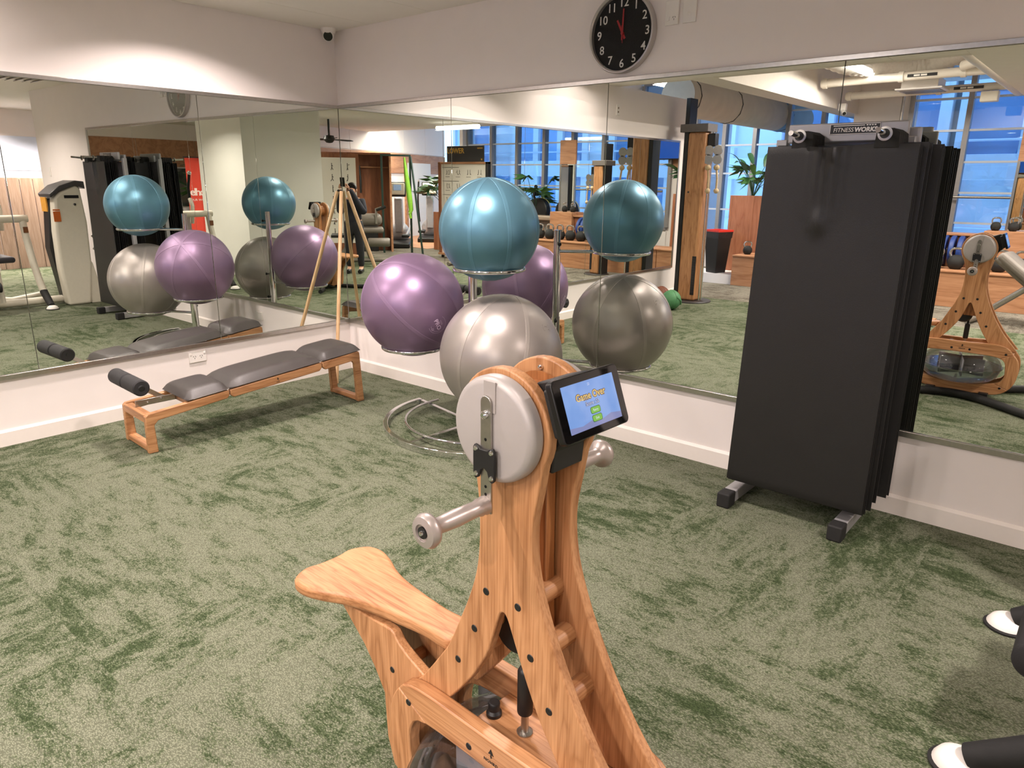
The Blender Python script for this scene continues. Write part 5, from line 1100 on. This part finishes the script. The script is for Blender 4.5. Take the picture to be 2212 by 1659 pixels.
# ------------------------------------------------------------------ cross trainers
def cross_trainer(x, y, rz, label):
    t = thing('cross_trainer', label, 'exercise machine', (x, y, 0), rz, 'cross trainers on the pale floor')
    M_LG = mat('trainer_grey', (176, 174, 178), 0.35, 0.3)
    MB().bb((-0.3, -0.75, 0.0), (0.3, 0.75, 0.12)).build('base', M_BLACK, t, bevel=0.03)
    MB().sphere((0, 0.45, 0.28), 0.3, 20, 12, (0.8, 1.0, 0.85)).build('flywheel_cover', M_LG, t)
    MB().prism([(0.10, 0.3), (0.42, 0.3), (0.35, 0.95), (0.22, 1.15), (0.12, 1.1)], -0.10, 0.10, 'yz').build('mast', M_LG, t, bevel=0.03)
    MB().box((0, 0.02, 1.32), (0.40, 0.06, 0.36), M=Matrix.Rotation(R(-18), 3, 'X')).build('console', M_BLACK, t, bevel=0.03)
    MB().box((0, -0.012, 1.33), (0.34, 0.06, 0.28), M=Matrix.Rotation(R(-18), 3, 'X')).build('console_face', mat('console_cream', (216, 206, 186), 0.4), t, bevel=0.02)
    MB().box((0, -0.045, 1.36), (0.18, 0.03, 0.13), M=Matrix.Rotation(R(-18), 3, 'X')).build('screen', mat('console_blue', (150, 176, 214), 0.3, emit=(150, 176, 214), estr=0.3), t)
    for s in (-1, 1):
        MB().tube([(s * 0.28, 0.35, 0.45), (s * 0.30, 0.10, 0.85), (s * 0.30, 0.0, 1.10), (s * 0.27, -0.08, 1.50)], 0.022, 10).build('swing_arm', M_BLACK, t)
        MB().sphere((s * 0.27, -0.08, 1.52), 0.03, 12, 8).build('arm_tip', M_CHROME, t)
        MB().tube([(s * 0.28, 0.35, 0.45), (s * 0.2, -0.5, 0.25)], 0.03, 10).build('pedal_arm', M_LG, t)
        MB().bb((s * 0.2 - 0.09, -0.65, 0.24), (s * 0.2 + 0.09, -0.2, 0.30)).build('pedal', M_BLACK, t, bevel=0.02)
    return t
cross_trainer(9.2, -9.6, R(-135), 'cross trainer with a lit screen in front of the white door')
cross_trainer(8.6, -8.0, R(-135), 'cross trainer nearest the green rack')

# ------------------------------------------------------------------ whiteboard of exercises with a LOWER sign on top
M_BOARD = mat('board_white', (226, 220, 210), 0.4, var=0.01)
M_INK = mat('board_ink', (60, 56, 56), 0.6)
def stick_figure(t, x, y, z, s, k):
    """tiny exercise pictogram: body, head and limbs as one dark mark"""
    b = MB(); rg = random.Random(k)
    def seg(a, c, wd=0.012): 
        a = Vector((a[0], 0, a[1])); c = Vector((c[0], 0, c[1])); d = (c - a).normalized(); q = Vector((-d.z, 0, d.x)) * wd * s
        b.add([(p.x + x, y, p.z + z) for p in (a * s - q, c * s - q, c * s + q, a * s + q)], [(0, 1, 2, 3)])
    seg((0, 0.0), (0, 0.5), 0.06); seg((0, 0.0), (0.3 * rg.uniform(-1, 1), -0.4), 0.05); seg((0, 0.0), (0.35 * rg.uniform(-1, 1), -0.35), 0.05); seg((0, 0.42), (0.4 * rg.uniform(-1, 1), 0.25 + rg.uniform(-0.2, 0.4)), 0.04)
    seg((-0.07, 0.62), (0.07, 0.62), 0.08)
    return b.build('pictogram', M_INK, t)
def chart(t, x0, x1, z0, z1, y, nx, nz):
    k = 0
    for j in range(nz):
        zc = z1 - (j + 0.5) * (z1 - z0) / nz
        MB().bb((x0, y - 0.001, zc + 0.40 * (z1 - z0) / nz), (x0 + (x1 - x0) * 0.4, y, zc + 0.43 * (z1 - z0) / nz)).build('rule', M_INK, t)
        for i in range(nx):
            xc = x0 + (i + 0.5) * (x1 - x0) / nx; k += 1
            stick_figure(t, xc - 0.02, y, zc, 0.09, k); stick_figure(t, xc + 0.045, y, zc, 0.09, k + 50)
            MB().bb((xc - 0.06, y - 0.001, zc - 0.075), (xc + 0.06, y, zc - 0.068)).build('caption', M_INK, t)
wb = thing('whiteboard', 'white exercise chart board in a timber frame on castors', 'whiteboard', (5.35, -6.90, 0), R(180))
MB().bb((-0.62, 0.0, 0.10), (0.62, 0.03, 1.86)).build('board', M_BOARD, wb)
for s in (-1, 1): MB().bb((s * 0.65 - 0.03, -0.03, 0.06), (s * 0.65 + 0.03, 0.06, 1.90)).build('frame_side', M_PLYD if s < 0 else M_BLACK, wb, bevel=0.003)
MB().bb((-0.68, -0.03, 1.86), (0.68, 0.06, 1.90)).build('frame_top', M_PLY, wb, bevel=0.003); MB().bb((-0.68, -0.06, 0.06), (0.68, 0.08, 0.10)).build('frame_base', M_PLY, wb, bevel=0.003)
for s in (-1, 1): MB().lathe([(0.0, -0.015), (0.03, -0.015), (0.03, 0.015), (0.0, 0.015)], 16, Matrix.Rotation(R(90), 4, 'Y'), (s * 0.6, 0, 0.03)).build('castor', M_BLACK, wb)
chart(wb, -0.58, 0.58, 0.5, 1.82, -0.001, 4, 5)
ls = thing('sign_board', 'black sign with gold LOWER lettering standing on the whiteboard', 'sign', (5.30, -6.90, 1.90), R(180))
MB().bb((-0.50, 0.0, 0.0), (0.50, 0.02, 0.30)).build('panel', mat('sign_charcoal', (44, 43, 44), 0.4), ls, bevel=0.003)
M_GOLD = mat('sign_gold', (214, 164, 58), 0.4)
letter('LOWER', 0.135, frame((-0.255, -0.002, 0.205), (1, 0, 0), (0, 0, 1)), M_GOLD, ls, bold=0.003)
MB().bb((0.33, -0.001, 0.24), (0.47, 0.0, 0.262)).build('small_mark', M_GOLD, ls); MB().bb((0.43, -0.001, 0.03), (0.46, 0.0, 0.06)).build('small_mark', M_GOLD, ls)
pb = thing('poster_board', 'tall white exercise poster board beside the column', 'poster', (7.35, -5.25, 0), R(52))
MB().bb((-0.5, 0, 0.1), (0.5, 0.03, 2.0)).build('sheet', M_BOARD, pb)
MB().bb((-0.52, 0.03, 0.0), (0.52, 0.06, 2.02)).build('backing', M_PLYD, pb)
pbm = MB()
pb2 = thing('poster_sheet', 'printed exercise sheet pinned on the tall poster board', 'poster', (7.35, -5.25, 0), R(52))
MB().bb((-0.46, 0.031 + 0.03, 0.3), (0.46, 0.064, 1.95)).build('sheet', M_BOARD, pb2)
def chart_back(t):
    k = 200
    for j in range(7):
        for i in range(3):
            k += 1; stick_figure(t, -0.3 + i * 0.3, 0.065, 0.5 + j * 0.21, 0.12, k)
chart_back(pb2)
fn = thing('ceiling_fan', 'black three-blade fan hanging over the poster board', 'fan', (7.25, -5.15, 2.28))
MB().cyl((0, 0, 0.05), (0, 0, 0.37), 0.02).build('stem', M_BLACK, fn); MB().lathe([(0.0, 0.08), (0.09, 0.07), (0.11, 0.0), (0.06, -0.06), (0.0, -0.07)], 24).build('motor', M_BLACK, fn)
for i in range(3):
    M = Matrix.Rotation(R(120 * i + 35), 4, 'Z') @ Matrix.Rotation(R(14), 4, 'X'); b = MB().prism([(0.08, -0.03), (0.40, -0.07), (0.60, -0.02), (0.58, 0.04), (0.35, 0.05), (0.08, 0.03)], -0.006, 0.006, 'xy'); b.v = [tuple(M @ Vector(v)) for v in b.v]; b.build('blade', M_BLACK, fn)

# ------------------------------------------------------------------ red banner, televisions, notice
rb = thing('pull_up_banner', 'red pull-up banner with white lettering past the column', 'banner', (9.50, -3.66, 0), R(63))
MB().bb((-0.28, -0.006, 0.05), (0.28, 0.0, 1.92)).build('fabric', mat('banner_red', (206, 62, 44), 0.7, var=0.04, scale=4), rb)
MB().bb((-0.31, -0.06, 0.0), (0.31, 0.06, 0.05)).build('cassette', M_STEEL, rb, bevel=0.01); MB().bb((-0.31, -0.01, 1.91), (0.31, 0.01, 1.93)).build('top_bar', M_BLACK, rb); MB().cyl((0, 0.03, 0.05), (0, 0.02, 1.92), 0.008).build('pole', M_STEEL, rb)
M_BT = mat('banner_text', (238, 214, 206), 0.6)
for sgn in (1, -1):
    letter('elhom', 0.20, frame((0.03, 0.0015 if sgn > 0 else -0.0075, 1.25), (-sgn, 0, 0), (0, 0, 1)), M_BT, rb, bold=0.004, space=0.8)
    letter('YOUR WORKOUT', 0.06, frame((0.03, 0.0015 if sgn > 0 else -0.0075, 1.10), (-sgn, 0, 0), (0, 0, 1)), M_BT, rb)
def tv(x, y, z, rz, label):
    t = thing('television', label, 'television', (x, y, z), rz, 'televisions over the gym'); MB().bb((-0.38, 0, 0), (0.38, 0.05, 0.42)).build('casing', M_BLACK, t, bevel=0.01)
    MB().bb((-0.36, -0.003, 0.02), (0.36, 0.0, 0.40)).build('screen', mat('tv_blue', (20, 30, 60), 0.1, emit=(40, 92, 196), estr=0.9), t); MB().cyl((0, 0.03, 0.5), (0, 0.03, 3.6 - z), 0.02).build('hanger', M_STEEL, t); return t
tv(1.95, -8.95, 1.98, R(170), 'blue-lit television hanging by the window pier')
# mirror on the pier behind the upper box
pm = thing('pier_mirror', 'narrow mirror standing on the upper box in front of the windows', 'mirror', (3.80, -8.26, 0.985)); MB().bb((-0.16, -0.01, 0.0), (0.16, 0.0, 0.90)).build('mirror_pane', M_MIRROR, pm); MB().bb((-0.19, -0.03, 0.90), (0.19, 0.01, 1.35)).build('header_board', M_PLY, pm)
for s in (-1, 1): MB().bb((s * 0.175 - 0.015, -0.03, 0.0), (s * 0.175 + 0.015, 0.01, 0.9)).build('side_rail', M_ALU, pm)

# ------------------------------------------------------------------ grey reclining machine on the carpet edge (seen right of the trainer in the mirror)
rm = thing('reclining_bench', 'grey reclining exercise bench by the carpet edge', 'bench', (3.95, -6.35, 0), R(10))
MB().box((0.15, 0, 0.62), (0.62, 0.34, 0.10), M=Matrix.Rotation(R(38), 3, 'Y')).build('back_pad', M_GREYPAD, rm, bevel=0.04, seg=4)
MB().box((0.62, 0, 0.40), (0.40, 0.34, 0.10), M=Matrix.Rotation(R(8), 3, 'Y')).build('seat_pad', M_GREYPAD, rm, bevel=0.04, seg=4)
MB().tube([(-0.15, 0, 0.75), (0.4, 0, 0.32), (0.95, 0, 0.28)], 0.04, 12).build('spine', M_GFR, rm); MB().tube([(0.2, 0, 0.45), (-0.25, 0, 0.05)], 0.035, 12).build('strut', M_STEEL, rm)
for x in (-0.25, 0.9): MB().tube([(x, -0.3, 0.04), (x, 0.3, 0.04)], 0.035, 12).build('cross_foot', M_GFR, rm)
MB().tube([(0.9, 0, 0.04), (0.9, 0, 0.28)], 0.035, 12).build('post', M_GFR, rm)
rw = thing('dial_trainer', 'grey dial-controlled trainer with a flat tablet near the carpet edge', 'exercise machine', (2.72, -5.75, 0), R(10))
MB().tube([(-0.5, 0, 0.06), (0.7, 0, 0.06)], 0.04, 12).build('base_beam', M_OAKX, rw)
MB().tube([(0.1, 0, 0.06), (0.1, 0, 0.48)], 0.05, 12).build('post', M_GFR, rw)
MB().bb((-0.05, -0.09, 0.46), (0.50, 0.09, 0.60)).build('arm_housing', M_GFR, rw, bevel=0.03)
MB().lathe([(0.0, 0.06), (0.05, 0.06), (0.055, 0.05), (0.11, 0.045), (0.115, 0.0), (0.0, 0.0)], 24, Matrix.Rotation(R(-90), 4, 'X'), (0.02, 0.09, 0.53)).build('dial', M_GREYPAD, rw); MB().lathe([(0.0, 0.03), (0.04, 0.028), (0.045, 0.0)], 20, Matrix.Rotation(R(-90), 4, 'X'), (0.02, 0.14, 0.53)).build('dial_cap', M_WHITEP, rw)
MB().box((0.22, 0.02, 0.65), (0.38, 0.22, 0.02), M=Matrix.Rotation(R(-10), 3, 'X')).build('tablet', M_BLACK, rw, bevel=0.004); MB().box((0.22, 0.02, 0.662), (0.34, 0.18, 0.004), M=Matrix.Rotation(R(-10), 3, 'X')).build('screen', mat('tablet_sky', (60, 90, 130), 0.08, emit=(90, 130, 180), estr=0.2), rw)
MB().tube([(0.45, 0, 0.6), (0.62, 0, 0.95), (0.58, 0.1, 1.05), (0.35, 0.16, 1.08)], 0.024, 12).build('handlebar', M_RUBBER, rw); MB().tube([(0.35, 0.16, 1.08), (0.18, 0.18, 1.08)], [0.02, 0.028], 12).build('bar_end', M_STEEL, rw)
# rowers and benches in front of the long window row
def rower(x, y, rz, label):
    t = thing('fan_rower', label, 'exercise machine', (x, y, 0), rz, 'fan rowers under the windows')
    MB().lathe([(0.0, -0.08), (0.24, -0.08), (0.26, -0.06), (0.26, 0.06), (0.24, 0.08), (0.0, 0.08)], 32, Matrix.Rotation(R(90), 4, 'X'), (0, 0, 0.95)).build('fan_cage', M_BLACK, t)
    MB().tube([(0.262 * math.cos(a), -0.082, 0.95 + 0.262 * math.sin(a)) for a in [2 * math.pi * i / 32 for i in range(32)]], 0.008, 6, closed=True).build('yellow_ring', mat('ring_yellow', (196, 186, 96), 0.5), t)
    MB().tube([(-0.2, 0, 0.0), (0.0, 0, 0.9), (0.15, 0, 1.25)], 0.03, 10).build('mast', M_BLACK, t); MB().bb((0.08, -0.07, 1.25), (0.13, 0.07, 1.38)).build('monitor', M_BLACK, t, bevel=0.006); MB().sphere((0.1, 0, 1.44), 0.04, 12, 8).build('phone_mount', M_BLACK, t)
    MB().bb((0.0, -0.05, 0.35), (0.42, 0.05, 0.42)).build('rail', M_GFR, t); MB().tube([(0.38, 0, 0.36), (0.40, 0, 0.0)], 0.03, 10).build('rear_leg', M_BLACK, t); MB().bb((0.2, -0.12, 0.42), (0.4, 0.12, 0.48)).build('seat', M_BLACK, t, bevel=0.02)
    return t
rower(4.86, -8.72, R(0), 'fan rower with a yellow-edged cage nearest the palm'); rower(4.12, -8.72, R(0), 'fan rower with a yellow-edged cage nearest the pier')
bk_ = thing('weight_bench', 'tan padded flat bench lying behind the kettlebell row', 'bench', (4.35, -8.25, 0), 0)
MB().bb((-0.45, -0.13, 0.78), (0.40, 0.13, 0.88)).build('pad', mat('tan_pad', (138, 120, 104), 0.5), bk_, bevel=0.03, seg=3); MB().bb((-0.40, -0.03, 0.70), (0.40, 0.03, 0.78)).build('spine', M_GFR, bk_)
for x in (-0.35, 0.35): MB().tube([(x, 0, 0.0), (x, 0, 0.72)], 0.03, 10).build('leg', M_GFR, bk_)

# ------------------------------------------------------------------ the photographer, standing just behind the camera with a phone
ph = thing('phone', 'black phone held up at eye height by the photographer', 'phone', tuple(CAM))
back = -f2
MB().box(tuple(back * 0.030 - u3 * 0.055 + r3 * 0.0), (0.074, 0.008, 0.150), M=Matrix((r3, -f2, u3)).transposed()).build('phone_body', M_BLACK, ph, bevel=0.003)
MB().cyl(tuple(back * 0.026), tuple(back * 0.016), 0.008).build('camera_bump', mat('bump_grey', (60, 60, 64), 0.2, 0.5), ph)
def skin_body(name, joints, edges, m, parent, sub=2):
    me = bpy.data.meshes.new(name); me.from_pydata([j[0] for j in joints], edges, []); o = bpy.data.objects.new(name, me); COL.objects.link(o); o.parent = parent
    md = o.modifiers.new('Skin', 'SKIN'); md.use_smooth_shade = True
    bm_ = bmesh.new(); bm_.from_mesh(me); lay = bm_.verts.layers.skin.verify(); bm_.verts.ensure_lookup_table()
    for v, j in zip(bm_.verts, joints): v[lay].radius = (j[1], j[2] if len(j) > 2 else j[1]); v[lay].use_root = False
    bm_.verts[0][lay].use_root = True; bm_.to_mesh(me); bm_.free()
    sb = o.modifiers.new('Subdivision', 'SUBSURF'); sb.levels = sub; sb.render_levels = sub
    me.materials.append(m); return o
px_, py_ = 5.135, -4.02
pe = thing('person', 'photographer with black hair in a dark jacket holding a phone up', 'person', (px_, py_, 0), math.atan2(-fwd.x, fwd.y))
# local +y is the way the person faces, local x the person's right
inv = Matrix.Translation(Vector((px_, py_, 0))) @ Matrix.Rotation(math.atan2(-fwd.x, fwd.y), 4, 'Z'); inv = inv.inverted()
tgt = inv @ (CAM + back * 0.045 - u3 * 0.10)
M_SKIN = mat('skin', (206, 156, 128), 0.5, var=0.05); M_JKT = mat('dark_jacket', (36, 36, 48), 0.8, var=0.1); M_TRS = mat('dark_trousers', (34, 33, 38), 0.85, var=0.1); M_HAIR = mat('black_hair', (16, 14, 15), 0.55, var=0.2)
hr = tgt + Vector((0.045, -0.03, -0.02)); hl2 = tgt + Vector((-0.045, -0.03, -0.02))
J = [((0, 0, 0.80), 0.140, 0.11), ((0, 0, 0.98), 0.130, 0.095), ((0, 0.01, 1.12), 0.145, 0.095), ((0, 0, 1.22), 0.09, 0.065), ((0, 0.01, 1.27), 0.048), ((0, 0.03, 1.345), 0.078, 0.09), ((0, 0.03, 1.42), 0.07, 0.085),
     ((0.15, 0, 1.19), 0.055), ((0.20, 0.07, 1.00), 0.043), (tuple(hr + Vector((0.03, -0.05, -0.05))), 0.028),
     ((-0.15, 0, 1.19), 0.055), ((-0.20, 0.07, 1.00), 0.043), (tuple(hl2 + Vector((-0.03, -0.05, -0.05))), 0.028),
     ((0.09, 0, 0.72), 0.085), ((0.10, 0.02, 0.42), 0.058), ((0.10, -0.01, 0.09), 0.04), ((0.10, 0.12, 0.035), 0.032),
     ((-0.09, 0, 0.72), 0.085), ((-0.10, 0.02, 0.42), 0.058), ((-0.10, -0.01, 0.09), 0.04), ((-0.10, 0.12, 0.035), 0.032)]
Ed = [(0, 1), (1, 2), (2, 3), (3, 4), (4, 5), (5, 6), (3, 7), (7, 8), (8, 9), (3, 10), (10, 11), (11, 12), (0, 13), (13, 14), (14, 15), (15, 16), (0, 17), (17, 18), (18, 19), (19, 20)]
skin_body('body', J, Ed, M_SKIN, pe)
# clothes: the same skeleton a little thicker
g_ = 0.012
def sub(ids, extra, m, name):
    idx = {q: i for i, q in enumerate(ids)}
    skin_body(name, [(J[q][0],) + tuple(r + extra for r in J[q][1:]) for q in ids], [(idx[a], idx[b]) for a, b in Ed if a in idx and b in idx], m, pe)
sub([0, 1, 2, 3, 7, 8, 9, 10, 11, 12], 0.024, M_JKT, 'jacket'); sub([0, 1, 13, 14, 15, 17, 18, 19], 0.014, M_TRS, 'trousers'); 
for q in (15, 19): 
    a, b = Vector(J[q][0]), Vector(J[q + 1][0]); MB().tube([a + Vector((0, -0.05, -0.05)), a + Vector((0, 0, -0.04)), (b + Vector((0, 0.03, 0)))], [0.035, 0.048, 0.034], 14).build('shoe', M_BLACK, pe)
HR = MB().sphere((0, 0.012, 1.405), 0.098, 24, 16, (0.86, 1.0, 1.0)); HR.v = [(x, min(y, 0.055 + 0.25 * max(0, z - 1.43)), max(z, 1.27) if y < 0.02 else max(z, 1.40)) for x, y, z in HR.v]; HR.build('hair', M_HAIR, pe)
MB().sphere((0, 0.118, 1.362), 0.013, 10, 8, (0.8, 1.2, 1.3)).build('nose', M_SKIN, pe)
for s in (-1, 1):
    MB().sphere((s * 0.030, 0.103, 1.385), 0.010, 10, 8, (1.3, 0.6, 0.8)).build('eye', mat('eye_dark', (40, 30, 26), 0.3), pe)
    MB().sphere((s * 0.082, 0.03, 1.37), 0.022, 10, 8, (0.5, 0.8, 1.3)).build('ear', M_SKIN, pe)
MB().sphere((0, 0.106, 1.325), 0.018, 10, 8, (1.4, 0.5, 0.5)).build('mouth', mat('lip', (168, 100, 92), 0.5), pe)
for hb, s in ((hr, 1), (hl2, -1)):
    pj = [(tuple(hb + Vector((s * 0.028, -0.045, -0.045))), 0.026, 0.018), (tuple(hb + Vector((s * 0.01, -0.01, 0.0))), 0.034, 0.014)]
    pe_ = [(0, 1)]
    for i in range(4):
        base = hb + Vector((s * (0.012 + 0.002 * i), 0.0, 0.028 - i * 0.019)); L_ = (0.062, 0.07, 0.066, 0.052)[i]
        k0 = len(pj); pj += [(tuple(base), 0.0085), (tuple(base + Vector((-s * L_ * 0.35, 0.018, 0.002))), 0.008), (tuple(base + Vector((-s * L_ * 0.8, 0.012, 0.0))), 0.0075)]; pe_ += [(1, k0), (k0, k0 + 1), (k0 + 1, k0 + 2)]
    k0 = len(pj); pj += [(tuple(hb + Vector((s * 0.005, -0.022, 0.02))), 0.010), (tuple(hb + Vector((-s * 0.018, -0.024, 0.042))), 0.0085)]; pe_ += [(0, k0), (k0, k0 + 1)]
    skin_body('hand', pj, pe_, M_SKIN, pe, 1)
